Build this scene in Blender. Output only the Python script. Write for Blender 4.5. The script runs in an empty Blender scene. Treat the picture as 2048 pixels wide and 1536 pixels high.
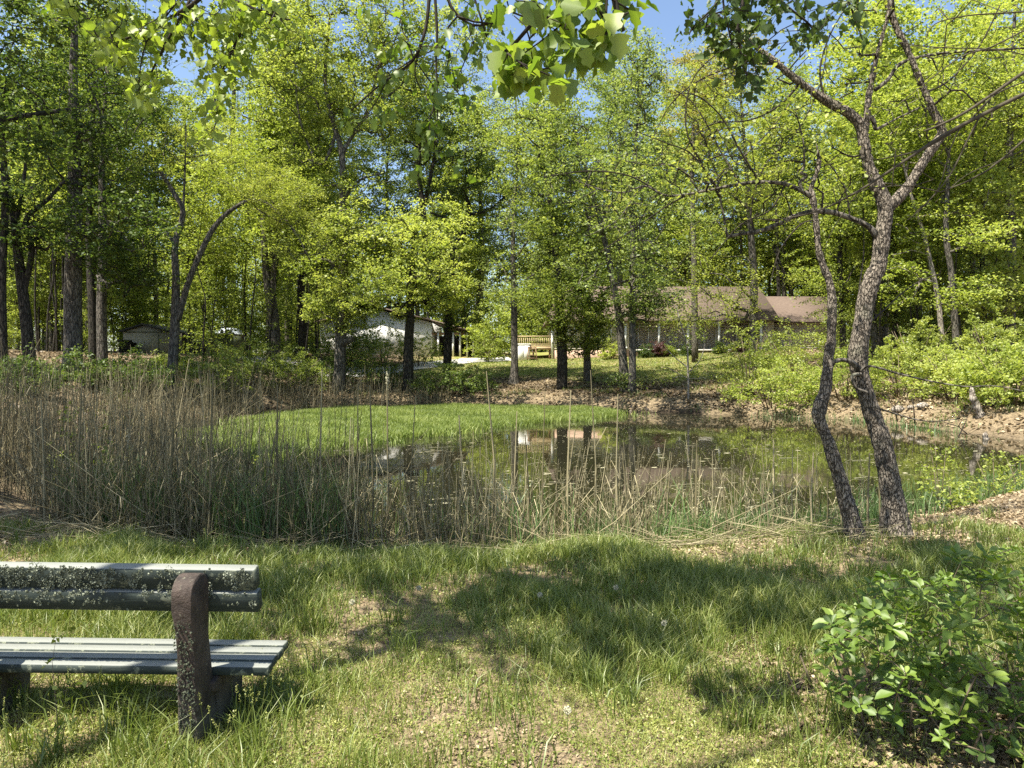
import bpy, math, random
import numpy as np
from mathutils import Vector, Matrix

sc = bpy.context.scene
COL = sc.collection
F = 1422.2          # focal length in photo pixels (2048 wide)
HZ = 735.0          # horizon row
CZ = 1.80           # eye height
WATER = -0.40
rnd = random.Random(7)
RS = np.random.RandomState(11)

# ------------------------------------------------------------------ terrain
def gx(px, Y): return (px - 1024.0) / F * Y
POND = [(300,9.3),(190,12),(240,20),(330,27),(520,35),(640,38.6),(900,39.4),(1100,38),(1250,35.2),(1400,33.6),
        (1550,32.2),(1700,30),(1800,27.6),(1950,23.6),(2100,20.4),(2300,16),(2150,12.8),(1900,11.3),
        (1700,9.8),(1450,9.2),(1250,8.6),(1000,8.4),(600,8.5)]
PP = np.array([(gx(a, b), b) for a, b in POND])

def pond_sd(x, y):
    """signed distance to the shoreline, negative in the water"""
    x = np.asarray(x, float); y = np.asarray(y, float)
    d = np.full(x.shape, 1e9); inside = np.zeros(x.shape, bool)
    n = len(PP)
    for i in range(n):
        a = PP[i]; b = PP[(i + 1) % n]
        ex, ey = b - a
        t = np.clip(((x - a[0]) * ex + (y - a[1]) * ey) / (ex * ex + ey * ey), 0, 1)
        d = np.minimum(d, np.hypot(x - a[0] - t * ex, y - a[1] - t * ey))
        c = ((a[1] > y) != (b[1] > y)) & (x < (b[0] - a[0]) * (y - a[1]) / (b[1] - a[1] + 1e-12) + a[0])
        inside ^= c
    return np.where(inside, -d, d)

def sn(x, y, s=1.0, o=0.0):
    """cheap smooth noise about -1..1"""
    x = np.asarray(x, float) * s + o; y = np.asarray(y, float) * s - o * 1.7
    return (np.sin(1.3 * x + 0.7 * y + 1.1) + np.sin(-0.8 * x + 1.6 * y + 2.3 + 0.8 * np.sin(0.9 * x)) +
            np.sin(2.3 * x + 1.9 * y + 0.5) * 0.6 + np.sin(3.7 * x - 2.9 * y + 4.0) * 0.4) / 2.6

def sm(t):
    t = np.clip(t, 0, 1); return t * t * (3 - 2 * t)

def gz(x, y):
    x = np.asarray(x, float); y = np.asarray(y, float)
    d = pond_sd(x, y) + 0.25 * sn(x, y, 0.9)
    near = sm((11.5 - y) / 3.0)                       # 1 on the bench side
    left = sm((-9 - x) / 7) * (1 - near)
    bank_far = 0.62 * sm(d / 1.5) + 0.115 * np.clip(d - 1, 0, 26)
    bank_left = 0.62 * sm(d / 1.5) + 0.21 * np.clip(d - 1, 0, 11) + 0.03 * np.clip(d - 12, 0, 30)
    bank_near = 0.40 * sm(d / 1.9)
    out = (bank_far * (1 - left) + bank_left * left) * (1 - near) + bank_near * near
    ins = -np.clip(-d * 0.3, 0, 0.7)
    z = WATER + np.where(d > 0, out, ins)
    return z + 0.022 * sn(x, y, 2.1, 3.0) + 0.012 * sn(x, y, 6.0, 1.0)

def g1(x, y): return float(gz(np.array([x]), np.array([y]))[0])

def ground_hit(px, py, y0=2.5, y1=140.0):
    ys = np.linspace(y0, y1, 4000)
    ry = CZ - (py - HZ) / F * ys
    h = gz(gx(px, ys), ys)
    k = np.argmax(ry <= h)
    if not (ry[k] <= h[k]): k = len(ys) - 1
    Y = ys[k]
    return Vector((gx(px, Y), Y, float(h[k])))

def P(px, py, Y): return Vector((gx(px, Y), Y, CZ - (py - HZ) / F * Y))

# ------------------------------------------------------------------ object helpers
def tag(o, label=None, cat=None, group=None, kind=None):
    if label: o['label'] = label
    if cat: o['category'] = cat
    if group: o['group'] = group
    if kind: o['kind'] = kind
    return o

def thing(name, label, cat, loc, group=None, rotz=0.0):
    o = bpy.data.objects.new(name, None); COL.objects.link(o)
    o.location = loc; o.rotation_euler = (0, 0, rotz); o.empty_display_size = 0.2
    return tag(o, label, cat, group)

def mk_mesh(name, V, FS, mat, parent=None, tint=None, smooth=False, loc=None):
    """V (n,3); FS list of int arrays (m,k). parent: V given in world space, stored relative to the parent"""
    V = np.asarray(V, np.float32).reshape(-1, 3)
    if parent is not None and loc is None:
        V = V - np.array(parent['_w'] if '_w' in parent else parent.location, np.float32)
    me = bpy.data.meshes.new(name)
    FS = [np.asarray(f, np.int32) for f in FS if len(f)]
    me.vertices.add(len(V)); me.vertices.foreach_set('co', V.ravel())
    nl = sum(f.size for f in FS); nf = sum(len(f) for f in FS)
    me.loops.add(nl); me.polygons.add(nf)
    me.loops.foreach_set('vertex_index', np.concatenate([f.ravel() for f in FS]))
    tot = np.concatenate([np.full(len(f), f.shape[1], np.int32) for f in FS])
    st = np.concatenate([[0], np.cumsum(tot)[:-1]]).astype(np.int32)
    me.polygons.foreach_set('loop_start', st); me.polygons.foreach_set('loop_total', tot)
    if smooth: me.polygons.foreach_set('use_smooth', np.ones(nf, bool))
    if tint is not None:
        a = me.attributes.new('tint', 'FLOAT', 'POINT'); a.data.foreach_set('value', np.asarray(tint, np.float32))
    me.update(calc_edges=True); me.validate(verbose=False)
    me.materials.append(mat)
    o = bpy.data.objects.new(name, me); COL.objects.link(o)
    if parent is not None: o.parent = parent
    if loc is not None: o.location = loc
    return o

class Buf:
    """collects boxes, tubes and prisms into ONE mesh"""
    def __init__(s): s.V = []; s.F = {}; s.n = 0
    def add(s, V, faces):
        for f in faces: s.F.setdefault(len(f), []).append([i + s.n for i in f])
        s.V.extend([tuple(v) for v in V]); s.n += len(V)
    def box(s, c, d, rot=None, bev=0.0):
        x, y, z = d[0] / 2, d[1] / 2, d[2] / 2
        if bev <= 0:
            V = [Vector((a * x, b * y, e * z)) for e in (-1, 1) for a, b in ((-1, -1), (1, -1), (1, 1), (-1, 1))]
            Fa = [(3, 2, 1, 0), (4, 5, 6, 7), (0, 1, 5, 4), (1, 2, 6, 5), (2, 3, 7, 6), (3, 0, 4, 7)]
        else:
            b = min(bev, x * .9, y * .9, z * .9)
            ring = lambda X, Y, Z: [Vector(p + (Z,)) for p in ((-X + b, -Y), (X - b, -Y), (X, -Y + b), (X, Y - b), (X - b, Y), (-X + b, Y), (-X, Y - b), (-X, -Y + b))]
            V = ring(x - b, y - b, -z) + ring(x, y, -z + b) + ring(x, y, z - b) + ring(x - b, y - b, z)
            Fa = [tuple(range(7, -1, -1)), tuple(range(24, 32))]
            for r in range(3):
                for i in range(8):
                    j = (i + 1) % 8
                    Fa.append((r * 8 + i, r * 8 + j, r * 8 + 8 + j, r * 8 + 8 + i))
        if rot is not None: V = [rot @ v for v in V]
        s.add([v + Vector(c) for v in V], Fa)
    def tube(s, pts, rad, n=6, cap=True):
        V = []; prev = None
        pts = [Vector(p) for p in pts]
        for i, p in enumerate(pts):
            t = (pts[min(i + 1, len(pts) - 1)] - pts[max(i - 1, 0)])
            t = t.normalized() if t.length > 1e-9 else Vector((0, 0, 1))
            if prev is None:
                a = t.cross(Vector((0.3, 1, 0.1)));
                if a.length < 1e-3: a = t.cross(Vector((1, 0, 0)))
            else: a = prev - t * prev.dot(t)
            a.normalize(); prev = a; b = t.cross(a)
            for k in range(n):
                th = 2 * math.pi * k / n
                V.append(p + (a * math.cos(th) + b * math.sin(th)) * rad[i])
        Fa = []
        for i in range(len(pts) - 1):
            for k in range(n):
                j = (k + 1) % n
                Fa.append((i * n + k, i * n + j, (i + 1) * n + j, (i + 1) * n + k))
        if cap and n > 2:
            Fa.append(tuple(range(n - 1, -1, -1))); Fa.append(tuple((len(pts) - 1) * n + k for k in range(n)))
        s.add(V, Fa)
    def prism(s, prof, axis_pts):
        """extrude polygon list of Vectors by vector"""
        n = len(prof); a = [Vector(p) for p in prof]; b = [p + Vector(axis_pts) for p in a]
        s.add(a + b, [tuple(range(n - 1, -1, -1)), tuple(range(n, 2 * n))] + [(i, (i + 1) % n, n + (i + 1) % n, n + i) for i in range(n)])
    def build(s, name, mat, parent=None, smooth=False, tint=None):
        return mk_mesh(name, np.array([tuple(v) for v in s.V]), [np.array(f) for f in s.F.values()], mat, parent, smooth=smooth, tint=tint)

# ------------------------------------------------------------------ materials
def mat(name):
    m = bpy.data.materials.new(name); m.use_nodes = True
    nt = m.node_tree; nt.nodes.clear()
    out = nt.nodes.new('ShaderNodeOutputMaterial')
    return m, nt, out
def nd(nt, t, **kw):
    n = nt.nodes.new(t)
    for k, v in kw.items():
        if k.startswith('i_'): n.inputs[k[2:].replace('_', ' ')].default_value = v
        else: setattr(n, k, v)
    return n
def ramp(nt, fac, stops, interp='LINEAR'):
    r = nt.nodes.new('ShaderNodeValToRGB'); r.color_ramp.interpolation = interp
    e = r.color_ramp.elements
    while len(e) < len(stops): e.new(0.5)
    for q, (p, c) in zip(e, stops):
        q.position = p; q.color = (c[0], c[1], c[2], 1)
    if fac is not None: nt.links.new(fac, r.inputs[0])
    return r
def coords(nt, kind='Object', scale=(1, 1, 1)):
    tc = nt.nodes.new('ShaderNodeTexCoord'); mp = nt.nodes.new('ShaderNodeMapping')
    mp.inputs['Scale'].default_value = scale
    nt.links.new(tc.outputs[kind], mp.inputs['Vector']); return mp.outputs['Vector']
def noise(nt, vec, scale, detail=4, rough=0.6, dist=0.0):
    n = nt.nodes.new('ShaderNodeTexNoise'); n.inputs['Scale'].default_value = scale
    n.inputs['Detail'].default_value = detail; n.inputs['Roughness'].default_value = rough; n.inputs['Distortion'].default_value = dist
    if vec is not None: nt.links.new(vec, n.inputs['Vector'])
    return n.outputs['Fac']
def mixc(nt, fac, a, b, mode='MIX'):
    m = nt.nodes.new('ShaderNodeMix'); m.data_type = 'RGBA'; m.blend_type = mode
    for sock, v in ((m.inputs[0], fac), (m.inputs[6], a), (m.inputs[7], b)):
        if hasattr(v, 'is_linked'): nt.links.new(v, sock)
        elif isinstance(v, (int, float)): sock.default_value = v
        else: sock.default_value = (v[0], v[1], v[2], 1)
    return m.outputs[2]
def attr(nt, name='tint'):
    a = nt.nodes.new('ShaderNodeAttribute'); a.attribute_name = name; return a.outputs['Fac']
def mth(nt, op, a, b=0.0, clamp=False):
    m = nt.nodes.new('ShaderNodeMath'); m.operation = op; m.use_clamp = clamp
    for sock, v in ((m.inputs[0], a), (m.inputs[1], b)):
        if hasattr(v, 'is_linked'): nt.links.new(v, sock)
        else: sock.default_value = v
    return m.outputs[0]
def bump(nt, h, strength, dist):
    b = nt.nodes.new('ShaderNodeBump'); b.inputs['Strength'].default_value = strength; b.inputs['Distance'].default_value = dist
    nt.links.new(h, b.inputs['Height']); return b.outputs['Normal']
def bsdf(nt, out, color, rough=0.7, spec=0.3, normal=None, metal=0.0):
    p = nt.nodes.new('ShaderNodeBsdfPrincipled')
    if hasattr(color, 'is_linked'): nt.links.new(color, p.inputs['Base Color'])
    else: p.inputs['Base Color'].default_value = (*color, 1)
    if hasattr(rough, 'is_linked'): nt.links.new(rough, p.inputs['Roughness'])
    else: p.inputs['Roughness'].default_value = rough
    p.inputs['Specular IOR Level'].default_value = spec; p.inputs['Metallic'].default_value = metal
    if normal is not None: nt.links.new(normal, p.inputs['Normal'])
    nt.links.new(p.outputs[0], out.inputs['Surface']); return p

def leaf_mat(name, c0, c1, c2, trans=0.45, gloss=0.025, tcol=(1.25, 1.25, 0.7)):
    """leaves: diffuse plus light passing through, colour varied leaf by leaf"""
    m, nt, out = mat(name)
    oi = nt.nodes.new('ShaderNodeObjectInfo')
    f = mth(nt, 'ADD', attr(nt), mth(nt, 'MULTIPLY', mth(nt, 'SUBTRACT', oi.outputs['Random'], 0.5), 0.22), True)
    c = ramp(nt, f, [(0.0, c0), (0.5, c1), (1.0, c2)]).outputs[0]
    d = nt.nodes.new('ShaderNodeBsdfDiffuse'); nt.links.new(c, d.inputs[0])
    t = nt.nodes.new('ShaderNodeBsdfTranslucent'); nt.links.new(mixc(nt, 1.0, c, tcol, 'MULTIPLY'), t.inputs[0])
    mx = nt.nodes.new('ShaderNodeMixShader'); mx.inputs[0].default_value = trans
    nt.links.new(d.outputs[0], mx.inputs[1]); nt.links.new(t.outputs[0], mx.inputs[2])
    g = nt.nodes.new('ShaderNodeBsdfGlossy'); g.inputs['Roughness'].default_value = 0.5
    m2 = nt.nodes.new('ShaderNodeMixShader'); m2.inputs[0].default_value = gloss
    nt.links.new(mx.outputs[0], m2.inputs[1]); nt.links.new(g.outputs[0], m2.inputs[2])
    nt.links.new(m2.outputs[0], out.inputs['Surface']); return m

def bark_mat(name, dark, mid, light, sx=9.0, sz=2.2, dist=0.02, lichen=0.0):
    m, nt, out = mat(name)
    v = coords(nt, 'Object', (sx, sx, sz))
    wob = nt.nodes.new('ShaderNodeVectorMath'); wob.operation = 'ADD'
    nn = nt.nodes.new('ShaderNodeTexNoise'); nn.inputs['Scale'].default_value = 1.6; nt.links.new(v, nn.inputs['Vector'])
    nt.links.new(v, wob.inputs[0]); nt.links.new(nn.outputs['Color'], wob.inputs[1])
    vo = nt.nodes.new('ShaderNodeTexVoronoi'); vo.feature = 'DISTANCE_TO_EDGE'; vo.inputs['Scale'].default_value = 1.6
    nt.links.new(wob.outputs[0], vo.inputs['Vector'])
    crack = ramp(nt, vo.outputs['Distance'], [(0.0, (0, 0, 0)), (0.16, (1, 1, 1))]).outputs[0]
    fine = noise(nt, v, 5.0, 6, 0.75)
    big = noise(nt, coords(nt, 'Object', (1, 1, 0.6)), 1.7, 3, 0.6)
    c = mixc(nt, crack, dark, mixc(nt, ramp(nt, fine, [(0.35, (0, 0, 0)), (0.7, (1, 1, 1))]).outputs[0], mid, light))
    c = mixc(nt, mth(nt, 'MULTIPLY', big, 0.45), c, dark)
    if lichen > 0:
        lc = ramp(nt, noise(nt, coords(nt, 'Object', (1, 1, 1)), 3.1, 5, 0.7), [(0.55, (0, 0, 0)), (0.68, (1, 1, 1))]).outputs[0]
        c = mixc(nt, mth(nt, 'MULTIPLY', lc, lichen), c, (0.17, 0.2, 0.13))
    h = mth(nt, 'ADD', mth(nt, 'MULTIPLY', crack, 1.0), mth(nt, 'MULTIPLY', fine, 0.4))
    bsdf(nt, out, c, 0.9, 0.15, bump(nt, h, 0.9, dist)); return m

def plain_mat(name, c, rough=0.7, spec=0.3, var=0.25, scale=6.0, bmp=0.15, stretch=(1, 1, 1)):
    m, nt, out = mat(name)
    n = noise(nt, coords(nt, 'Object', stretch), scale, 6, 0.65)
    col = mixc(nt, ramp(nt, n, [(0.3, (0, 0, 0)), (0.72, (1, 1, 1))]).outputs[0], tuple(x * (1 - var) for x in c), tuple(min(1, x * (1 + var)) for x in c))
    bsdf(nt, out, col, rough, spec, bump(nt, n, bmp, 0.01)); return m

M = {}
# leaves
M['leaf_dark'] = leaf_mat('leaf_dark', (.032, .06, .013), (.075, .12, .025), (.16, .21, .05), .43)  # dark palette; in the left wood its colour carries part of the shade
M['leaf_mid'] = leaf_mat('leaf_mid', (.09, .13, .022), (.205, .262, .055), (.36, .405, .11), .52)
M['leaf_blue'] = leaf_mat('leaf_blue', (.08, .122, .030), (.185, .245, .070), (.33, .385, .135), .50, .03)
M['leaf_bright'] = leaf_mat('leaf_bright', (.12, .165, .026), (.265, .33, .062), (.44, .485, .135), .52)
M['leaf_yellow'] = leaf_mat('leaf_yellow', (.13, .17, .03), (.25, .30, .055), (.42, .45, .11), .45)
M['leaf_tan'] = leaf_mat('leaf_tan', (.17, .15, .04), (.30, .27, .08), (.44, .40, .15), .42)
M['leaf_purple'] = leaf_mat('leaf_purple', (.05, .022, .025), (.10, .045, .05), (.17, .09, .08), .3)
M['leaf_shrub'] = leaf_mat('leaf_shrub', (.06, .115, .014), (.135, .215, .030), (.26, .34, .065), .42, .045)
M['leaf_near'] = leaf_mat('leaf_near', (.065, .12, .016), (.14, .215, .030), (.28, .35, .06), .50, .04, (1.25, 1.3, 0.6))
M['grass'] = leaf_mat('grass', (.075, .115, .016), (.165, .215, .036), (.34, .35, .11), .38, .05, (1.1, 1.15, .7))
M['marsh'] = leaf_mat('marsh', (.085, .125, .022), (.19, .25, .05), (.34, .38, .11), .35, .03, (1.1, 1.15, .7))
M['weed'] = leaf_mat('weed', (.10, .155, .022), (.235, .285, .055), (.44, .43, .15), .40, .04, (1.1, 1.1, .7))
M['reed_green'] = leaf_mat('reed_green', (.06, .12, .03), (.11, .19, .05), (.2, .29, .1), .35, .05)
M['reed'] = leaf_mat('reed', (.058, .052, .028), (.175, .15, .08), (.48, .42, .255), .14, .03, (1, .9, .7))
M['litter'] = leaf_mat('litter', (.09, .066, .04), (.25, .19, .115), (.52, .43, .28), .15, .03, (1, .9, .7))
M['speck'] = leaf_mat('speck', (.12, .11, .06), (.27, .25, .15), (.5, .48, .34), .05, .05, (1, .9, .7))
# wood
M['bark_near'] = bark_mat('bark_near', (.035, .028, .022), (.175, .145, .112), (.42, .365, .295), 23.0, 9.0, 0.025, 0.2)
M['bark_grey'] = bark_mat('bark_grey', (.03, .027, .022), (.12, .105, .085), (.24, .215, .18), 7.0, 1.6, 0.03, 0.3)
M['bark_dark'] = bark_mat('bark_dark', (.012, .011, .009), (.045, .038, .03), (.10, .088, .07), 7.0, 1.6, 0.03, 0.15)
M['bark_pale'] = bark_mat('bark_pale', (.12, .10, .08), (.30, .26, .21), (.52, .47, .40), 7.0, 1.4, 0.02, 0.0)
M['twig'] = plain_mat('twig', (.14, .11, .075), .85, .15)
M['twig_dark'] = plain_mat('twig_dark', (.034, .028, .022), .85, .15)
# ------------------------------------------------------------------ leaf clouds
def rand_frames(n, tilt, rs, up=(0, 0, 1)):
    """random leaf frames: normals scattered round `up`"""
    nrm = rs.normal(0, tilt, (n, 3)); nrm += np.array(up)
    nrm /= np.linalg.norm(nrm, axis=1)[:, None] + 1e-9
    a = rs.normal(0, 1, (n, 3)); u = a - nrm * (a * nrm).sum(1)[:, None]
    u /= np.linalg.norm(u, axis=1)[:, None] + 1e-9
    return nrm, u, np.cross(nrm, u)

def leaf_quads(C, size, tint, rs, tilt=0.75, aspect=0.62, fold=0.16):
    n = len(C); s = (size * rs.uniform(0.6, 1.3, n))[:, None]
    nrm, u, v = rand_frames(n, tilt, rs)
    k = aspect * rs.uniform(.8, 1.2, (n, 1))
    V = np.stack([C - u * s * .5, C + v * s * k * .5 + nrm * s * fold - u * s * .06, C + u * s * .5, C - v * s * k * .5 + nrm * s * fold - u * s * .06], 1)
    Fq = np.arange(n * 4).reshape(n, 4)
    return V.reshape(-1, 3), Fq, np.repeat(np.clip(tint, 0, 1), 4)

# leaf outlines in their own plane: x along the leaf, y across (right half), then the midrib
MAPLE_R = [(0, 0), (.06, .20), (.16, .40), (.30, .34), (.42, .26), (.58, .36), (.74, .30), (.80, .14), (1, 0)]
OVAL_R = [(0, 0), (.2, .09), (.42, .20), (.64, .25), (.84, .17), (1, 0)]
def template(R, rib=(.72, .4), droop=0.22, cup=0.25):
    V = [(0, 0)] + list(R[1:-1]) + [(1, 0)] + [(r, 0) for r in rib] + [(x, -y) for x, y in R[1:-1]]
    n = len(R)
    right = list(range(n)) + [n + i for i in range(len(rib))]
    left = [0] + [n + len(rib) - 1 - i for i in range(len(rib))] + [n - 1] + [n + len(rib) + i for i in range(n - 3, -1, -1)]
    V = np.array(V, float)
    z = cup * np.abs(V[:, 1]) - droop * V[:, 0] ** 2 + 0.03 * np.sin(9 * V[:, 0]) * (np.abs(V[:, 1]) > .1)
    return np.column_stack([V, z]), np.array([right, left])
T_MAPLE = template(MAPLE_R); T_OVAL = template(OVAL_R, (.7, .35), 0.18, 0.3)

def leaf_shapes(T, base, direc, nrm, size, tint):
    """place copies of an outline at base, running along direc with face normal nrm"""
    tv, tf = T; n = len(base)
    direc = direc / (np.linalg.norm(direc, axis=1)[:, None] + 1e-9)
    w = np.cross(nrm, direc); w /= np.linalg.norm(w, axis=1)[:, None] + 1e-9
    nr = np.cross(direc, w)
    s = np.asarray(size).reshape(-1, 1, 1)
    V = base[:, None, :] + s * (tv[None, :, 0:1] * direc[:, None] + tv[None, :, 1:2] * w[:, None] + tv[None, :, 2:3] * nr[:, None])
    k = len(tv)
    Fq = (tf[None] + (np.arange(n) * k)[:, None, None]).reshape(-1, tf.shape[1])
    return V.reshape(-1, 3), Fq, np.repeat(np.clip(tint, 0, 1), k)

# ------------------------------------------------------------------ growing wood towards clumps
def smooth_path(pts, per=4):
    """Catmull-Rom through (Vector, radius)"""
    if len(pts) < 3: 
        per = max(per, 4)
    out = []
    n = len(pts)
    for i in range(n - 1):
        p0, p1, p2, p3 = pts[max(i - 1, 0)], pts[i], pts[i + 1], pts[min(i + 2, n - 1)]
        for k in range(per):
            t = k / per
            a = [0.5 * ((2 * b) + (-a_ + c) * t + (2 * a_ - 5 * b + 4 * c - d) * t * t + (-a_ + 3 * b - 3 * c + d) * t ** 3)
                 for a_, b, c, d in ((p0[0], p1[0], p2[0], p3[0]),)][0]
            out.append((a, p1[1] + (p2[1] - p1[1]) * t))
    out.append(pts[-1]); return out

class Wood:
    """skeleton that grows a branch from its nearest fitting node to each clump"""
    def __init__(s): s.pos = []; s.par = []; s.fix = []; s.cnt = []; s.lv = []; s.tr = []
    def node(s, p, par, fix=0.0, lv=0):
        s.pos.append(np.array(p, float)); s.par.append(par); s.fix.append(fix); s.cnt.append(0); s.lv.append(lv); return len(s.pos) - 1
    def trunk(s, pts, start=-1):
        ids = []; par = start
        for p, r in pts: par = s.node(p, par, r); ids.append(par)
        s.tr.append(ids); return ids
    def nearest(s, p):
        A = np.array(s.pos); return int(np.argmin(np.linalg.norm(A - np.array(p), axis=1)))
    def grow(s, clumps, rs, updraft=0.7, step=0.55, sag=0.1, min_frac=0.15, jitter=0.12):
        base_z = s.pos[0][2]; top = max(p[2] for p in s.pos)
        A = np.array(s.pos); D = [np.min(np.linalg.norm(A - c, axis=1)) for c in clumps]
        tips = []
        zmin = base_z + min_frac * (top - base_z)
        buf = np.zeros((len(s.pos) + len(clumps) * 16, 3)); buf[:len(s.pos)] = A; N = len(s.pos)
        ok = np.zeros(len(buf), bool); ok[:N] = A[:, 2] >= zmin
        if not ok.any(): ok[:N] = True
        for q in np.argsort(D):
            c = np.array(clumps[q]); v = c - buf[:N]; dist = np.linalg.norm(v, axis=1)
            rise = v[:, 2] / (dist + 1e-6)
            cost = dist * (1 + updraft * np.clip(0.25 - rise, 0, 2)) + np.where(ok[:N], 0, 1e6)
            k = int(np.argmin(cost)); d0 = dist[k]
            m = int(min(14, max(1, round(d0 / step)))); par = k; p0 = buf[k].copy(); side = rs.normal(0, jitter, 3) * d0
            for i in range(1, m + 1):
                t = i / m
                p = p0 + (c - p0) * t + side * math.sin(math.pi * t) + np.array([0, 0, sag * d0 * math.sin(math.pi * t)])
                if i < m: p = p + rs.normal(0, 0.05 * step, 3)
                par = s.node(p, par, 0.0, 1)
                buf[N] = p; ok[N] = True; N += 1
            tips.append(par)
        for t in tips:
            k = t
            while k >= 0: s.cnt[k] += 1; k = s.par[k]
        return tips
    def mesh(s, buf, r_tip, power=0.5, n_trunk=10, n_branch=4, min_cnt=0, rough=0.0, rs=None, r_max=None):
        rad = [f if f > 0 else r_tip * max(c, 1) ** power for f, c in zip(s.fix, s.cnt)]
        if r_max: rad = [min(r, r_max) if f <= 0 else r for r, f in zip(rad, s.fix)]
        for i in range(len(rad)):      # never thicker than what it grows from
            if s.fix[i] <= 0 and s.par[i] >= 0: rad[i] = min(rad[i], rad[s.par[i]] * 0.9)
        for ids in s.tr: 
            buf.tube([Vector(s.pos[i]) for i in ids], [rad[i] for i in ids], n_trunk)
        kids = {}
        for i, p in enumerate(s.par):
            if s.fix[i] <= 0: kids.setdefault(p, []).append(i)
        stack = [(p, k) for p in list(kids) if s.fix[p] > 0 for k in kids[p]]
        while stack:
            p, k = stack.pop(); chain = [p, k]
            while True:
                ch = kids.get(chain[-1], [])
                if not ch: break
                ch = sorted(ch, key=lambda i: -s.cnt[i])
                for o in ch[1:]: stack.append((chain[-1], o))
                chain.append(ch[0])
            r = [rad[i] for i in chain]; r[0] = min(r[0], r[1] * 1.15)
            nb = n_branch if r[1] < 0.05 else n_branch + 2
            buf.tube([Vector(s.pos[i]) for i in chain], r, nb, cap=False)

def ellipsoid_pts(c, r, n, rs, shell=0.5, gap=0.0):
    out = []
    o = rs.uniform(0, 50)
    while len(out) < n:
        v = rs.normal(0, 1, 3); v /= np.linalg.norm(v)
        v *= rs.uniform(0, 1) ** (1 / 3) if rs.rand() > shell else rs.uniform(.72, 1.02)
        p = np.array(c) + v * np.array(r)
        if gap > 0:
            q = p * (2.2 / max(r)) + o
            if math.sin(q[0] * 1.7) + math.sin(q[1] * 1.9 + 1) + math.sin(q[2] * 2.3 + 2) < -1.6 + gap * 2 and rs.rand() < 0.85: continue
        out.append(p)
    return out

def clump_leaves(tips, n_per, sig, rs, size, tint0=0.5, tilt=0.75, tvar=0.2, dirs=None):
    """flat sprays of leaves: long along the twig, narrow across, thin and drooping towards the tip"""
    tips = np.asarray(tips, float); m = len(tips)
    if dirs is None: C = np.repeat(tips, n_per, 0) + rs.normal(0, 1, (m * n_per, 3)) * np.asarray(sig)
    else:
        d = np.array(dirs, float); d[:, 2] *= .45; d += rs.normal(0, .25, d.shape); d /= np.linalg.norm(d, axis=1)[:, None] + 1e-9
        s = np.cross(d, [0, 0, 1.0]); s /= np.linalg.norm(s, axis=1)[:, None] + 1e-9; up = np.cross(s, d)
        sc_ = np.repeat(rs.uniform(.6, 1.45, m), n_per)
        a = rs.beta(1.5, 1.3, m * n_per) * 3.4 - 1.9; b_ = rs.normal(0, .62, m * n_per) * np.clip(1.15 - .4 * np.abs(a + .1), .25, 1); h_ = rs.normal(0, .42, m * n_per)
        rep = lambda q: np.repeat(q, n_per, 0)
        C = rep(tips) + rep(d) * (a * sig[0] * sc_)[:, None] + rep(s) * (b_ * sig[1] * sc_)[:, None] + rep(up) * (h_ * sig[2])[:, None]
        C[:, 2] -= .10 * sig[0] * np.clip(a, 0, 2) ** 2 * sc_
    ct = np.repeat(rs.normal(0, tvar * .75, m), n_per)
    tint = tint0 + ct + rs.normal(0, tvar, m * n_per)
    return leaf_quads(C, size, tint, rs, tilt)

def tree(name, label, cat, base, trunks, crowns, pal, bark, leaf=0.17, per=70, sig=(.5, .5, .2), seed=1, group=None,
         tint=0.5, r_tip=0.014, gap=0.4, updraft=0.7, min_frac=0.2, power=0.5, n_trunk=10, depth_k=1.0, tilt=0.55, step=0.6,
         crown_name='crown', stubs=()):
    """base: world point. trunks: lists of (px,py,width px[,dY]); crowns: (px,py,rx,ry,n[,dY]) ellipses in photo pixels at the tree's own distance"""
    rs = np.random.RandomState(seed); Y = base.y; k = Y / F
    w = Wood()
    for ti, tr in enumerate(trunks):
        pts = []
        for i, q in enumerate(tr):
            dy = q[3] if len(q) > 3 else 0.0
            p = P(q[0], q[1], Y + dy)
            pts.append((p, max(q[2] * k * .43, 0.006)))
        if ti == 0:
            pts[0] = (Vector((base.x, base.y, base.z - 0.15)), pts[0][1])
            w.trunk(smooth_path(pts))
        else: w.trunk(smooth_path(pts), w.nearest(pts[0][0]))
    cl = []
    for c in crowns:
        dy = c[5] if len(c) > 5 else 0.0
        ctr = P(c[0], c[1], Y + dy)
        cl += ellipsoid_pts(ctr, (c[2] * k, max(c[2], c[3]) * k * .8 * depth_k, c[3] * k), int(c[4] * 1.2), rs, 0.45, gap)
    gzs = gz(np.array([c[0] for c in cl]), np.array([c[1] for c in cl])) if cl else []
    cl = [c for c, g in zip(cl, gzs) if c[2] > g + 0.5]
    tips = w.grow(cl, rs, updraft, step, 0.08, min_frac)
    t = thing(name, label, cat, base, group)
    b = Buf(); w.mesh(b, r_tip, power, n_trunk)
    for s_ in stubs:
        pts = [(P(q[0], q[1], Y + (q[3] if len(q) > 3 else 0)), q[2] * k / 2) for q in s_]
        pts = smooth_path(pts); b.tube([p for p, r in pts], [r for p, r in pts], 7)
    b.build('trunk', bark, t, smooth=True)
    if cl:
        A = np.array([w.pos[i] for i in tips])
        V, Fq, tt = clump_leaves(A, int(per * .68), sig, rs, leaf * .98, tint, tilt, .24, A - np.array([w.pos[w.par[w.par[i]]] if w.par[i] > 0 else w.pos[w.par[i]] for i in tips]))
        mk_mesh(crown_name, V, [Fq], pal, t, tt)
    return t

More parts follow.
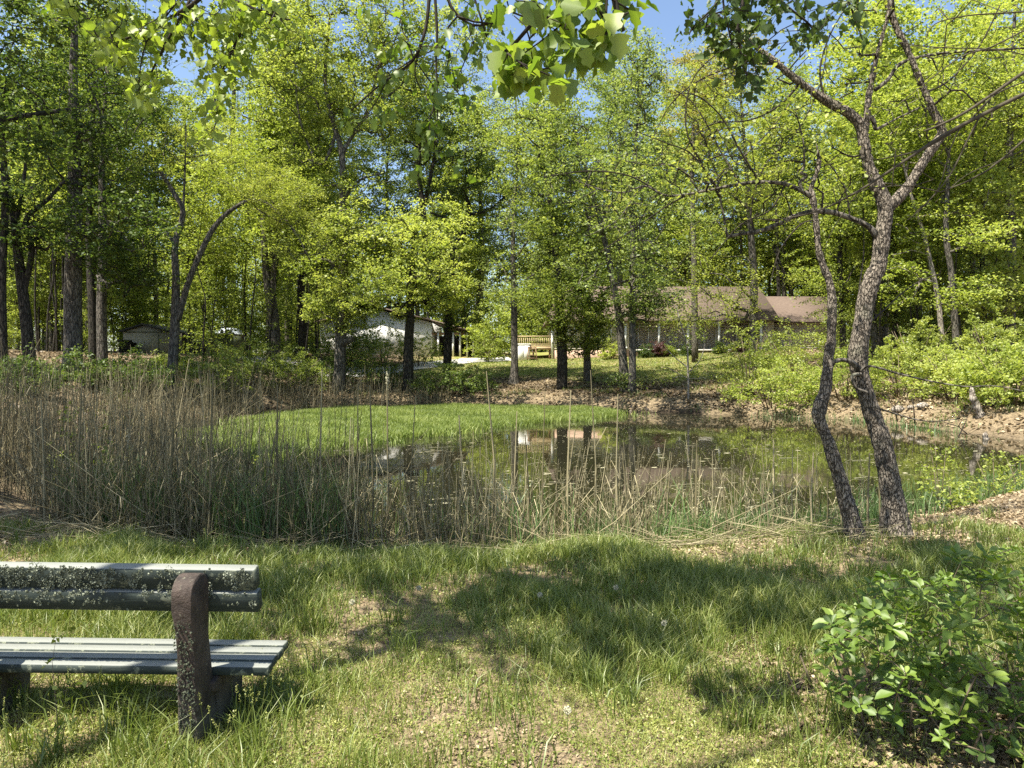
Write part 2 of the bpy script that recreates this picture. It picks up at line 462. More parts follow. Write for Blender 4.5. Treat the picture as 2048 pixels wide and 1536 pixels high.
def dup(root, loc, rotz=0.0, scale=1.0, label=None, group=None):
    r = root.copy(); COL.objects.link(r); r.location = loc; r.rotation_euler = (0, 0, rotz)
    r.scale = (scale, scale, scale) if not hasattr(scale, '__len__') else scale
    if label: r['label'] = label
    if group: r['group'] = group
    for ch in list(root.children):
        c = ch.copy(); COL.objects.link(c); c.parent = r
        for g in ch.children:
            d = g.copy(); COL.objects.link(d); d.parent = c
    return r

# ------------------------------------------------------------------ blades (grass, reeds)
def blades(B, h, w, lean, tint, rs, curve=0.35, face=None):
    """B base points (n,3); each blade two quads"""
    n = len(B); az = rs.uniform(0, 2 * np.pi, n) if face is None else face
    d = np.column_stack([np.cos(az), np.sin(az), np.zeros(n)])
    fz = rs.uniform(0, 2 * np.pi, n)
    s = np.column_stack([np.cos(fz), np.sin(fz), np.zeros(n)])
    h = np.asarray(h)[:, None]; w = np.asarray(w)[:, None]; lean = np.asarray(lean)[:, None]
    up = np.array([0, 0, 1.0])
    m1 = B + up * h * .55 + d * h * lean * .3
    m2 = B + up * h * (1 - curve * lean * .6) + d * h * lean
    V = np.stack([B - s * w * .5, B + s * w * .5, m1 - s * w * .42, m1 + s * w * .42, m2 - s * w * .08, m2 + s * w * .08], 1)
    q = np.arange(n)[:, None] * 6
    Fq = np.concatenate([q + np.array([0, 1, 3, 2]), q + np.array([2, 3, 5, 4])])
    return V.reshape(-1, 3), Fq, np.repeat(np.clip(tint, 0, 1), 6)

def stalks(B, T, r, tint, rs, bend=0.03):
    """three-sided stems from B to T"""
    n = len(B); L = np.linalg.norm(T - B, axis=1)[:, None]
    mid = (B + T) / 2 + rs.normal(0, bend, (n, 3)) * L
    dirv = (T - B) / L
    a = np.cross(dirv, rs.normal(0, 1, (n, 3))); a /= np.linalg.norm(a, axis=1)[:, None]
    b = np.cross(dirv, a); r = np.asarray(r)[:, None]
    rings = []
    for p, k in ((B, 1.0), (mid, .85), (T, .45)):
        for j in range(3):
            th = 2 * np.pi * j / 3
            rings.append(p + (a * math.cos(th) + b * math.sin(th)) * r * k)
    V = np.stack(rings, 1); q = np.arange(n)[:, None] * 9; Fs = []
    for lv in (0, 3):
        for j in range(3):
            k = (j + 1) % 3
            Fs.append(q + np.array([lv + j, lv + k, lv + 3 + k, lv + 3 + j]))
    return V.reshape(-1, 3), np.concatenate(Fs), np.repeat(np.clip(tint, 0, 1), 9)

def join(parts):
    """(V,F,tint) list -> one"""
    Vs, Fs, Ts, n = [], {}, [], 0
    for V, Fq, t in parts:
        Vs.append(V); Ts.append(t); Fs.setdefault(Fq.shape[1], []).append(Fq + n); n += len(V)
    return np.concatenate(Vs), [np.concatenate(f) for f in Fs.values()], np.concatenate(Ts)
# ------------------------------------------------------------------ sky, sun, camera
SUN = Vector((0.32, 0.29, -0.90)).normalized()
el = math.asin(-SUN.z); az = math.atan2(-SUN.x, -SUN.y)
w = bpy.data.worlds.new('World'); sc.world = w; w.use_nodes = True
nt = w.node_tree; bg = nt.nodes['Background']
sky = nt.nodes.new('ShaderNodeTexSky'); sky.sky_type = 'NISHITA'; sky.sun_disc = False
sky.sun_elevation = el; sky.sun_rotation = az; sky.dust_density = 1.2; sky.air_density = 1.0; sky.ozone_density = 1.3
nt.links.new(sky.outputs[0], bg.inputs[0]); bg.inputs[1].default_value = 0.09
sl = bpy.data.lights.new('sun', 'SUN'); sl.energy = 5.0; sl.angle = math.radians(0.53); sl.color = (1.0, .94, .81)
so = bpy.data.objects.new('sun', sl); COL.objects.link(so); so.rotation_euler = SUN.to_track_quat('-Z', 'Y').to_euler(); so.location = (-10, -5, 30)
cam = bpy.data.cameras.new('camera'); co = bpy.data.objects.new('camera', cam); COL.objects.link(co)
cam.sensor_width = 36; cam.lens = F / 2048 * 36; cam.shift_y = -(768 - HZ) / 2048; cam.clip_end = 2000; cam.clip_start = 0.05
co.location = (0, 0, CZ); co.rotation_euler = (math.radians(90), 0, 0); sc.camera = co
sc.view_settings.view_transform = 'Standard'; sc.view_settings.look = 'None'; sc.view_settings.gamma = 1; sc.view_settings.exposure = 1.5
cy = sc.cycles
cy.max_bounces = 9; cy.diffuse_bounces = 5; cy.glossy_bounces = 4; cy.transmission_bounces = 6; cy.transparent_max_bounces = 4
cy.sample_clamp_indirect = 6.0; cy.caustics_reflective = False; cy.caustics_refractive = False
cy.use_denoising = False
try:
    cy.denoiser = 'OPENIMAGEDENOISE'; cy.denoising_input_passes = 'RGB_ALBEDO_NORMAL'; cy.denoising_prefilter = 'ACCURATE'
except Exception: pass

# ------------------------------------------------------------------ ground
def axis(parts):
    a = []
    for x0, x1, st in parts: a.append(np.arange(x0, x1, st))
    return np.concatenate(a + [[parts[-1][1]]])
ys = axis([(-60, -6, 6), (-6, 2, 1), (2, 14, .09), (14, 24, .2), (24, 48, .22), (48, 70, .6), (70, 120, 2.5), (120, 420, 25)])
xs = axis([(-300, -100, 25), (-100, -40, 4), (-40, -14, .6), (-14, 14, .13), (14, 34, .5), (34, 100, 4), (100, 300, 25)])
GX, GY = np.meshgrid(xs, ys); GZ = gz(GX, GY)
V = np.column_stack([GX.ravel(), GY.ravel(), GZ.ravel()])
nx, ny = len(xs), len(ys)
ii = (np.arange(ny - 1)[:, None] * nx + np.arange(nx - 1)[None]).ravel()
Fq = np.column_stack([ii, ii + 1, ii + 1 + nx, ii + nx])
SD = pond_sd(V[:, 0], V[:, 1])
def lawn_amt(x, y, d=None):
    d = pond_sd(x, y) if d is None else d
    n = sn(x, y, .45, 5) + .5 * sn(x, y, 1.7, 2)
    a = sm((d - 5.5 + 1.6 * n) / 5) * sm((x + 9.5 + 1.5 * n) / 4) * sm((21 - x + n * 2) / 4)
    return np.where(y > 14, a, 0)
m, nt, out = mat('ground')
ob = coords(nt)
n1 = noise(nt, ob, 1.1, 5, .65); n2 = noise(nt, ob, 9.0, 6, .75); n3 = noise(nt, ob, 34.0, 4, .7)
soil = mixc(nt, n2, (.035, .026, .018), (.12, .088, .058))
straw = mixc(nt, n3, (.15, .112, .065), (.34, .27, .17))
fl = ramp(nt, mth(nt, 'ADD', mth(nt, 'MULTIPLY', n2, .6), mth(nt, 'MULTIPLY', n3, .5)), [(.47, (0, 0, 0)), (.60, (1, 1, 1))]).outputs[0]
lit = mixc(nt, fl, soil, straw)
lawn = mixc(nt, ramp(nt, n2, [(.3, (0, 0, 0)), (.7, (1, 1, 1))]).outputs[0], (.10, .12, .028), (.26, .27, .075))
lawn = mixc(nt, ramp(nt, n1, [(.45, (0, 0, 0)), (.62, (1, 1, 1))]).outputs[0], lawn, mixc(nt, n3, (.2, .16, .08), (.34, .27, .13)))
c = mixc(nt, attr(nt, 'lawn'), lit, lawn)
c = mixc(nt, attr(nt, 'mud'), c, mixc(nt, n2, (.018, .014, .010), (.05, .038, .026)))
bsdf(nt, out, c, .95, .1, bump(nt, mth(nt, 'ADD', n2, mth(nt, 'MULTIPLY', n3, .5)), .8, .04))
g = mk_mesh('ground', V, [Fq], m, smooth=True)
for nm, a in (('lawn', lawn_amt(V[:, 0], V[:, 1], SD)), ('mud', np.clip(sm((.75 - SD) / .6), 0, 1) * np.where(V[:, 0] > 9, .25, 1))):
    at = g.data.attributes.new(nm, 'FLOAT', 'POINT'); at.data.foreach_set('value', a.astype(np.float32))
tag(g, kind='structure')

# ------------------------------------------------------------------ pond water
m, nt, out = mat('pond_water')
ob = coords(nt, 'Object', (1, .35, 1))
h = mth(nt, 'ADD', noise(nt, ob, 1.3, 3, .5), mth(nt, 'MULTIPLY', noise(nt, ob, 6.0, 2, .5), .25))
p = bsdf(nt, out, mixc(nt, noise(nt, coords(nt), .5, 4, .6), (.010, .010, .006), (.024, .023, .012)), .03, .5, bump(nt, h, .13, .02))
p.inputs['IOR'].default_value = 1.36
Wx = np.array([[-34, 8.2, WATER], [34, 8.2, WATER], [34, 46, WATER], [-34, 46, WATER]])
tag(mk_mesh('pond_water', Wx, [[(0, 1, 2, 3)]], m), kind='structure')

# floating specks and dead stems on the water
def in_view(n, y0, y1, rs, marg=0.06, p=1.0):
    Y = y0 + (y1 - y0) * rs.uniform(0, 1, n) ** p
    X = rs.uniform(-.72 - marg, .72 + marg, n) * Y
    return X, Y
rs = np.random.RandomState(3)
X, Y = in_view(26000, 9.2, 34, rs, p=1.5)
keep = (pond_sd(X, Y) < -.1) & (sn(X, Y, .55, 2) + .7 * sn(X, Y, 1.9, 7) > -0.15 + rs.normal(0, .5, len(X)))
X, Y = X[keep][:6500], Y[keep][:6500]; n = len(X)
C = np.column_stack([X, Y, np.full(n, WATER + .004)])
sz = rs.uniform(.009, .032, n) * (1 + (rs.rand(n) < .05) * 2)
ang = rs.normal(0, .5, n); u = np.column_stack([np.cos(ang), np.sin(ang), np.zeros(n)]); v = np.column_stack([-np.sin(ang), np.cos(ang), np.zeros(n)])
s = sz[:, None]
V = np.stack([C - u * s, C - v * s * .7, C + u * s * 1.1 + [0, 0, .004], C + v * s * .6], 1).reshape(-1, 3)
a = (V, np.arange(n * 4).reshape(n, 4), np.repeat(rs.uniform(0, .65, n), 4))
X, Y = in_view(110, 9.6, 20, rs); k = pond_sd(X, Y) < -.2; X, Y = X[k], Y[k]; n = len(X)
B = np.column_stack([X, Y, np.full(n, WATER + .006)]); L = rs.uniform(.15, .9, n); th = rs.normal(0, .35, n)
T = B + np.column_stack([np.cos(th) * L, np.sin(th) * L, rs.uniform(0, .02, n)])
b = stalks(B, T, rs.uniform(.002, .006, n), rs.uniform(.05, .6, n), rs)
V, FS, tt = join([a, b])
tag(mk_mesh('floating_debris', V, FS, M['speck'], tint=tt), 'tan specks and dead stems floating on the dark pond', 'pond debris', kind='stuff')

# ------------------------------------------------------------------ bright marsh grass growing out of the pond
MARSH = [(430,905),(560,925),(700,892),(850,874),(1000,856),(1100,843),(1250,834),(1225,824),(1100,814),(1000,809),(820,813),(640,822),(500,840),(400,868)]
MW = np.array([(gx(px, 2.2 * F / (py - HZ)), 2.2 * F / (py - HZ)) for px, py in MARSH])
def poly_in(poly, x, y):
    ins = np.zeros(x.shape, bool); n = len(poly)
    for i in range(n):
        a = poly[i]; b = poly[(i + 1) % n]
        ins ^= ((a[1] > y) != (b[1] > y)) & (x < (b[0] - a[0]) * (y - a[1]) / (b[1] - a[1] + 1e-12) + a[0])
    return ins
rs = np.random.RandomState(5)
n = 330000
Y = rs.uniform(MW[:, 1].min(), MW[:, 1].max(), n); X = rs.uniform(MW[:, 0].min(), MW[:, 0].max(), n)
k = poly_in(MW, X + .45 * sn(X, Y, 2.2) + .2 * sn(X, Y, 7), Y + .9 * sn(X, Y, 1.3, 4) + rs.normal(0, .35, n)) & (sn(X, Y, 1.9, 6) + .5 * sn(X, Y, 5, 1) > -.95 + rs.normal(0, .2, n)); X, Y = X[k], Y[k]; n = len(X)
edge = sn(X, Y, .8, 9)
mc = MW.mean(0); n2 = 26000; q_ = rs.randint(0, n, n2); f_ = 1 + np.abs(rs.normal(0, .10, n2)); X2 = mc[0] + (X[q_] - mc[0]) * f_; Y2 = mc[1] + (Y[q_] - mc[1]) * f_; k = (pond_sd(X2, Y2) < 0) & (sn(X2, Y2, 2.3, 4) > -.1)
X = np.concatenate([X, X2[k]]); Y = np.concatenate([Y, Y2[k]]); n = len(X)
edge = sn(X, Y, .8, 9)
V, Fq, tt = blades(np.column_stack([X, Y, np.full(n, WATER - .02)]), rs.uniform(.08, .30, n) * (1 + .35 * edge), np.full(n, .022), rs.uniform(.1, .9, n),
                   .5 + .22 * edge + .15 * sn(X, Y, 3.1, 2) + rs.normal(0, .2, n), rs)
tag(mk_mesh('marsh_grass', V, [Fq], M['marsh'], tint=tt), 'bright green low marsh grass spreading into the pond', 'marsh grass', kind='stuff')

# ------------------------------------------------------------------ gravel driveway by the barn
m, nt, out = mat('gravel_driveway')
nn = noise(nt, coords(nt), 22, 5, .8)
bsdf(nt, out, mixc(nt, nn, (.30, .29, .27), (.62, .60, .57)), .95, .1, bump(nt, nn, .5, .02))
ctr = [P(q, r, yy) for q, r, yy in ((1020, 716, 60), (940, 721, 59), (850, 728, 55), (760, 738, 51), (680, 747, 48), (600, 749, 47), (480, 745, 49), (300, 735, 54))]
sp = smooth_path([(c, 1.0) for c in ctr], 8); V = []; Fq = []
for i, (p, r) in enumerate(sp):
    t = (sp[min(i + 1, len(sp) - 1)][0] - sp[max(i - 1, 0)][0]); t.z = 0; t.normalize(); nrm = Vector((-t.y, t.x, 0))
    for j in range(5):
        q = p + nrm * (j - 2) * .75; V.append((q.x, q.y, g1(q.x, q.y) + .05))
    if i:
        for j in range(4): a0 = (i - 1) * 5 + j; Fq.append((a0, a0 + 1, a0 + 6, a0 + 5))
tag(mk_mesh('gravel_driveway', V, [Fq], m), kind='structure')

# ------------------------------------------------------------------ house
M['siding'] = plain_mat('siding', (.50, .45, .37), .6, .25, .06, 3, .05)
M['white'] = plain_mat('white', (.74, .73, .70), .5, .3, .05, 4, .05)
M['roof'] = plain_mat('roof', (.125, .094, .076), .9, .12, .3, 3, .4, (1.5, 1, 9))
M['brick'] = plain_mat('brick', (.48, .34, .26), .85, .15, .18, 12, .2)
M['concrete'] = plain_mat('concrete', (.52, .50, .46), .85, .15, .12, 8, .1)
M['deck_wood'] = plain_mat('deck_wood', (.50, .39, .23), .8, .15, .18, 9, .1, (1, 1, .2))
M['brown_wood'] = plain_mat('brown_wood', (.22, .14, .085), .85, .15, .2, 9, .1)
M['tan_metal'] = plain_mat('tan_metal', (.33, .31, .24), .6, .3, .1, 2, .05)
M['dark_metal'] = plain_mat('dark_metal', (.04, .04, .04), .6, .3, .2, 3, .05)
M['green_wall'] = plain_mat('green_wall', (.10, .12, .07), .7, .2, .15, 3, .05)
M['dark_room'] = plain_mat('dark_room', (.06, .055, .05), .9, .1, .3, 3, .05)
m, nt, out = mat('glass'); bsdf(nt, out, (.012, .015, .016), .06, .6); M['glass'] = m

def clap_wall(b, x0, x1, y, z0, z1, lap=.16, dpt=.022):
    """horizontal lapped boards facing -y"""
    z = z0
    while z < z1 - .01:
        h = min(lap, z1 - z)
        b.add([(x0, y - dpt, z), (x1, y - dpt, z), (x1, y, z + h), (x0, y, z + h), (x0, y + .05, z), (x1, y + .05, z), (x1, y + .05, z + h), (x0, y + .05, z + h)],
              [(0, 1, 2, 3), (1, 5, 6, 2), (5, 4, 7, 6), (4, 0, 3, 7), (3, 2, 6, 7), (4, 5, 1, 0)])
        z += lap
HY = 59.0
def hx(px, Y=HY): return gx(px, Y)
def hzz(py, Y=HY): return CZ - (py - HZ) / F * Y
gzH = 2.55; FL = hzz(699); EV = hzz(641); X0, X1, X2 = hx(1103), hx(1548), hx(1692)
house = thing('ranch_house', 'long low ranch house with brown shingle roof, beige siding and a porch across the pond', 'house', (hx(1390), HY, gzH))
b = Buf(); XP0, XP1 = hx(1262), hx(1528)              # porch opening
clap_wall(b, X0 + .1, XP0, HY, FL, EV)
clap_wall(b, XP0, XP1, HY + 2.0, FL, EV)
clap_wall(b, XP1 + .002, X1 - .003, HY - .003, FL, EV)
clap_wall(b, X1, X2, HY + .9, FL - .55, EV)
b.box(((X0 + X1) / 2, HY + 8.5, (FL + EV) / 2), (X1 - X0 - .4, .2, EV - FL)); 
b.box((X0 + .2, HY + 4.3, (FL + EV) / 2), (.2, 8.2, EV - FL)); b.box((X2 - .12, HY + 5, (FL + EV) / 2 - .25), (.2, 8, EV - FL + .5))
b.box((XP0 - .06, HY + 1.0, (FL + EV) / 2), (.1, 1.9, EV - FL)); b.box((XP1 + .06, HY + 1.0, (FL + EV) / 2), (.1, 1.9, EV - FL))
b.build('wall', M['siding'], house)
b = Buf(); b.box(((X0 + XP0) / 2, HY + .15, (FL + gzH) / 2 - .25), (XP0 - X0 - .1, .3, FL - gzH + .5)); b.box(((XP0 + XP1) / 2, HY + .05, (FL + gzH) / 2 - .35), (XP1 - XP0, .3, FL - gzH + .3))
b.box(((XP1 + X1) / 2, HY + .15, (FL + gzH) / 2 - .25), (X1 - XP1 - .01, .3, FL - gzH + .5)); b.box(((X1 + X2) / 2 + .1, HY + 1.1, gzH + .0), (X2 - X1 - .2, .3, .5))
b.build('foundation', M['brick'], house)
b = Buf(); b.box(((XP0 + XP1) / 2, HY + .9, FL - .06), (XP1 - XP0 + .2, 2.3, .13)); b.build('porch_floor', M['concrete'], house)
def gable_roof(x0, x1, yf, yr, ze, zr, hipl, name):
    """front slope, back slope, fascia; hipl = how far the left ridge end is pulled in"""
    yb = 2 * yr - yf; t = .16
    A = [(x0, yf, ze), (x1, yf, ze), (x1, yr, zr), (x0 + hipl, yr, zr), (x1, yb, ze), (x0, yb, ze)]
    V = [Vector(p) for p in A] + [Vector(p) - Vector((0, 0, t)) for p in A]
    bb = Buf(); bb.add(V, [(0, 1, 2, 3), (3, 2, 4, 5), (0, 3, 5), (6, 9, 8, 7), (9, 11, 10, 8), (6, 11, 9), (0, 6, 7, 1), (1, 7, 8, 2), (2, 8, 10, 4), (4, 10, 11, 5), (5, 11, 6, 0)])
    return bb.build('roof', M['roof'], house)
RIDGE = hzz(574, HY + 5)
rf = gable_roof(X0 - .35, X1 + .3, HY - .7, HY + 4.6, EV + .02, RIDGE, 1.4, 'roof')
b = Buf(); b.box(((X0 + X1) / 2, HY - .715, EV - .06), (X1 - X0 + .7, .05, .2)); b.box(((X0 + X1) / 2, HY - .35, EV - .20), (X1 - X0 + .5, .7, .04)); b.build('gutter', M['white'], rf)
b = Buf(); b.box(((X0 + X1) / 2 + .7, HY + 4.6, RIDGE + .03), (X1 - X0 - 1.0, .3, .08)); b.build('ridge_cap', M['roof'], rf)
rf2 = gable_roof(X1 + .31, X2 + .4, HY + .3, HY + 4.9, EV - .03, hzz(593, HY + 5), 0.0, 'roof')
b = Buf(); b.box(((X1 + X2) / 2 + .35, HY + .285, EV - .11), (X2 - X1 + .1, .05, .2)); b.build('gutter', M['white'], rf2)
b = Buf(); b.box((X1 + .315, HY + 2.2, EV + .9), (.04, 3.2, 1.8)); 
def window(parent, x0, x1, z0, z1, y, nm=1, door=False):
    b = Buf(); fw = .09
    for z in (z0, z1): b.box(((x0 + x1) / 2, y, z), (x1 - x0 + fw, .08, fw))
    for i in range(nm + 1):
        x = x0 + (x1 - x0) * i / nm; b.box((x, y - .004, (z0 + z1) / 2), (fw, .09, z1 - z0 - fw))
    fr = b.build('door' if door else 'window', M['white'], parent)
    b = Buf(); b.box(((x0 + x1) / 2, y + .02, (z0 + z1) / 2), (x1 - x0, .03, z1 - z0)); b.build('pane', M['glass'], fr); return fr
yP = HY + 1.93
window(house, hx(1276, yP), hx(1338, yP), FL + .45, FL + 2.05, yP, 3)
window(house, hx(1352, yP), hx(1392, yP), FL + .45, FL + 2.05, yP, 2)
window(house, hx(1408, yP), hx(1432, yP), FL + .08, FL + 2.1, yP, 1, True)
window(house, hx(1446, yP), hx(1500, yP), FL + .5, FL + 2.05, yP, 2)
window(house, hx(1136), hx(1160), FL + .7, FL + 1.95, HY - .06, 2); window(house, hx(1190), hx(1222), FL + .7, FL + 1.95, HY - .06, 2)
window(house, hx(1637, HY + .9), hx(1646, HY + .9), FL - .1, FL + 1.05, HY + .82, 1)
for px in (1251, 1318, 1376, 1438, 1522):
    b = Buf(); x = hx(px, HY - .25); b.box((x, HY - .25, (FL + EV) / 2 - .1), (.17, .17, EV - FL - .22)); b.box((x, HY - .25, FL + .12), (.24, .24, .16)); b.box((x, HY - .25, EV - .3), (.24, .24, .12))
    b.build('porch_post', M['white'], house)
b = Buf(); b.box((X0 + .05, HY - .06, (EV + gzH) / 2 - .1), (.16, .12, EV - gzH - .2)); b.build('corner_board', M['white'], house)
# deck on the left end
dk = thing('wooden_deck', 'raised timber deck with slatted railing on the left end of the house', 'deck', (hx(1070), HY + 1.5, gzH))
DX0, DX1, DZ = hx(1032), X0 - .02, hzz(692)
b = Buf(); b.box(((DX0 + DX1) / 2, HY + 2, DZ), (DX1 - DX0, 3.0, .09)); b.box(((DX0 + DX1) / 2, HY + .52, DZ - .17), (DX1 - DX0, .06, .24)); b.build('floor', M['deck_wood'], dk)
b = Buf(); zt = hzz(672)
b.box(((DX0 + DX1) / 2, HY + .55, zt), (DX1 - DX0, .12, .07)); b.box(((DX0 + DX1) / 2, HY + .55, DZ + .16), (DX1 - DX0, .06, .07))
x = DX0
while x < DX1: b.box((x, HY + .55, (zt + DZ) / 2 + .06), (.05, .045, zt - DZ - .16)); x += .16
b.build('railing', M['deck_wood'], dk)
for x in (DX0 + .08, (DX0 + DX1) / 2, DX1 - .1):
    b = Buf(); b.box((x, HY + .7, (DZ + gzH) / 2 - .2), (.14, .14, DZ - gzH + .2)); b.build('post', M['brown_wood'], dk)
# A-frame ladder under the deck edge and the white box beside it
yL = HY - .3; zL = g1(hx(1062, yL), yL)
ld = thing('step_ladder', 'old brown wooden stepladder standing beside the white cabinet by the deck', 'ladder', (hx(1062, yL), yL, zL))
xc = hx(1064, yL)
for nm, sgn in (('front_frame', -1), ('rear_frame', 1)):
    b = Buf()
    for sx in (-1, 1): b.tube([(xc + sx * .42, yL + sgn * .45, zL - .05), (xc + sx * .28, yL + sgn * .06, zL + 1.05)], [.035, .035], 5)
    for i in range(4): t = (i + .7) / 4.4; b.box((xc, yL + sgn * (.45 - .39 * t), zL + 1.1 * t), (.8 - .28 * t, .06, .05))
    b.build(nm, M['brown_wood'], ld)
b = Buf(); b.box((xc, yL, zL + 1.08), (.75, .2, .05)); b.build('top_step', M['brown_wood'], ld)
zB = g1(hx(1046, HY + .1), HY + .1)
cb = thing('storage_cabinet', 'white storage cabinet on the grass under the deck corner', 'cabinet', (hx(1048, HY + .1), HY + .1, zB))
b = Buf(); b.box((hx(1048), HY + .1, zB + .62), (1.0, .7, 1.3), bev=.04); b.box((hx(1048), HY + .1, zB + 1.3), (1.1, .8, .08), bev=.02); b.build('body', M['white'], cb)
b = Buf(); b.box((hx(1048) - .22, HY - .27, zB + .62), (.42, .04, 1.1), bev=.01); b.box((hx(1048) + .22, HY - .27, zB + .62), (.42, .04, 1.1), bev=.01); b.build('door', M['white'], cb)

# ------------------------------------------------------------------ barn with an open lean-to
BY = 62.0; gB = g1(gx(800, BY), BY)
def bx(px): return gx(px, BY)
def bz(py): return CZ - (py - HZ) / F * BY
barn = thing('barn', 'white walled barn with a dark open lean-to on its right side behind the trees', 'barn', (bx(800), BY, gB))
xl, xm, xr, zp, ze, zr2 = bx(640), bx(863), bx(948), bz(618), bz(645), bz(667)
b = Buf(); b.prism([(xl, BY, gB - .3), (xm, BY, gB - .3), (xm, BY, ze), ((xl + xm) / 2, BY, zp), (xl, BY, ze)], (0, 9, 0)); b.build('wall', M['white'], barn)
b = Buf()
for a0, a1 in (((xl - .4, ze - .1), ((xl + xm) / 2, zp + .12)), (((xl + xm) / 2, zp + .12), (xm + .05, ze + .1)), ((xm + .05, ze + .098), (xr + .5, zr2 - .05))):
    b.prism([(a0[0], BY - .5, a0[1]), (a1[0], BY - .5, a1[1]), (a1[0], BY - .5, a1[1] + .14), (a0[0], BY - .5, a0[1] + .14)], (0, 10, 0))
b.build('roof', M['roof'], barn)
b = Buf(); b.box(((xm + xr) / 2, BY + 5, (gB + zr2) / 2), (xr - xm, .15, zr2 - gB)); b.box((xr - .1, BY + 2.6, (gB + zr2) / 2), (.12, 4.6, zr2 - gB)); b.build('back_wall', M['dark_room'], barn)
for px in (876, 906, 920, 934, 946):
    b = Buf(); b.box((bx(px), BY + .1, (gB + zr2) / 2), (.16, .16, zr2 - gB + .2)); b.build('post', M['white'], barn)
b = Buf(); b.box(((xm + xr) / 2, BY + .1, zr2 - .0), (xr - xm, .12, .2)); b.build('beam', M['brown_wood'], barn)


# ------------------------------------------------------------------ sheds and truck in the left wood
SY = 58.0
def shx(px): return gx(px, SY)
def shz(py): return CZ - (py - HZ) / F * SY
gS = g1(shx(290), SY)
sh = thing('garden_shed', 'small pale shed with a low gable roof in the shaded left wood', 'shed', (shx(290), SY, gS))
b = Buf(); b.prism([(shx(246), SY, gS - .3), (shx(334), SY, gS - .3), (shx(334), SY, shz(663)), (shx(288), SY, shz(651)), (shx(246), SY, shz(663))], (0, 4, 0)); b.build('wall', M['tan_metal'], sh)
b = Buf()
for a0, a1 in (((242, 664.5), (288, 650)), ((288, 650), (340, 664.5))):
    b.prism([(shx(a0[0]), SY - .3, shz(a0[1])), (shx(a1[0]), SY - .3, shz(a1[1])), (shx(a1[0]), SY - .3, shz(a1[1]) + .13), (shx(a0[0]), SY - .3, shz(a0[1]) + .13)], (0, 4.6, 0))
b.build('roof', M['dark_metal'], sh)
b = Buf(); b.box((shx(318), SY - .03, (gS + shz(668)) / 2), (.05, .05, shz(668) - gS)); b.box((shx(290), SY - .035, shz(664)), (3.3, .05, .07)); b.build('trim', M['green_wall'], sh)
yT = SY - 1.2; gT = g1(gx(254, yT), yT)
ct = thing('log_pile', 'dark stacked log pile standing against the front of the pale shed', 'log pile', (gx(254, yT), yT, gT))
b = Buf()
for r in range(5):
    for c_ in range(5 - r // 2):
        xx = gx(254, yT) + (c_ - 2 + .5 * (r % 2)) * .24; b.tube([(xx, yT - .4, gT + .1 + r * .2), (xx + rnd.uniform(-.04, .04), yT + .5, gT + .1 + r * .2)], [.11, .12], 8)
b.build('log', M['bark_dark'], ct)
LY = 61.0; gL = g1(gx(405, LY), LY); lz = lambda py: CZ - (py - HZ) / F * LY
ls = thing('lean_to_shed', 'low dark flat-roofed shed right of the pale gabled shed', 'shed', (gx(405, LY), LY, gL))
b = Buf(); b.box((gx(405, LY), LY + 1.5, (gL + lz(671)) / 2), (gx(462, LY) - gx(348, LY), 3, lz(671) - gL + .4)); b.build('wall', M['green_wall'], ls)
b = Buf(); b.box((gx(405, LY), LY + 1.4, lz(669)), (gx(468, LY) - gx(342, LY), 3.6, .14)); b.build('roof', M['dark_metal'], ls)
VY = 69.0; gV = g1(gx(455, VY), VY); vz = lambda py: CZ - (py - HZ) / F * VY; vx = lambda px: gx(px, VY)
tr = thing('parked_truck', 'pale blue-white truck parked behind the low dark shed', 'truck', (vx(455), VY, gV))
b = Buf(); top = vz(656); hh = top - gV
M['truck_paint'] = plain_mat('truck_paint', (.55, .60, .68), .3, .5, .05, 2, .02)
b.prism([(vx(408), VY, gV + .5), (vx(480), VY, gV + .5), (vx(480), VY, top - .75), (vx(472), VY, top - .7), (vx(468), VY, top - .08), (vx(464), VY, top), (vx(446), VY, top), (vx(440), VY, top - .12), (vx(434), VY, top - .75), (vx(408), VY, top - .7)], (0, 1.9, 0))
b.build('body', M['truck_paint'], tr)
b = Buf(); b.prism([(vx(449), VY - .02, top - .7), (vx(465), VY - .02, top - .7), (vx(463), VY - .02, top - .14), (vx(450), VY - .02, top - .14)], (0, .03, 0)); b.prism([(vx(438), VY - .02, top - .7), (vx(447), VY - .02, top - .7), (vx(447), VY - .02, top - .14), (vx(442.5), VY - .02, top - .14)], (0, .03, 0)); b.build('window', M['glass'], tr)
for px in (420, 470):
    for dy in (0, 1.7):
        b = Buf(); b.tube([(vx(px), VY - .05 + dy, gV + .42), (vx(px), VY + .2 + dy, gV + .42)], [.42, .42], 14); b.build('wheel', M['dark_metal'], tr)
# ------------------------------------------------------------------ the trees across the pond, one by one
def H(px, py): return ground_hit(px, py, 12)
T = tree
BG, BD = M['bark_grey'], M['bark_dark']
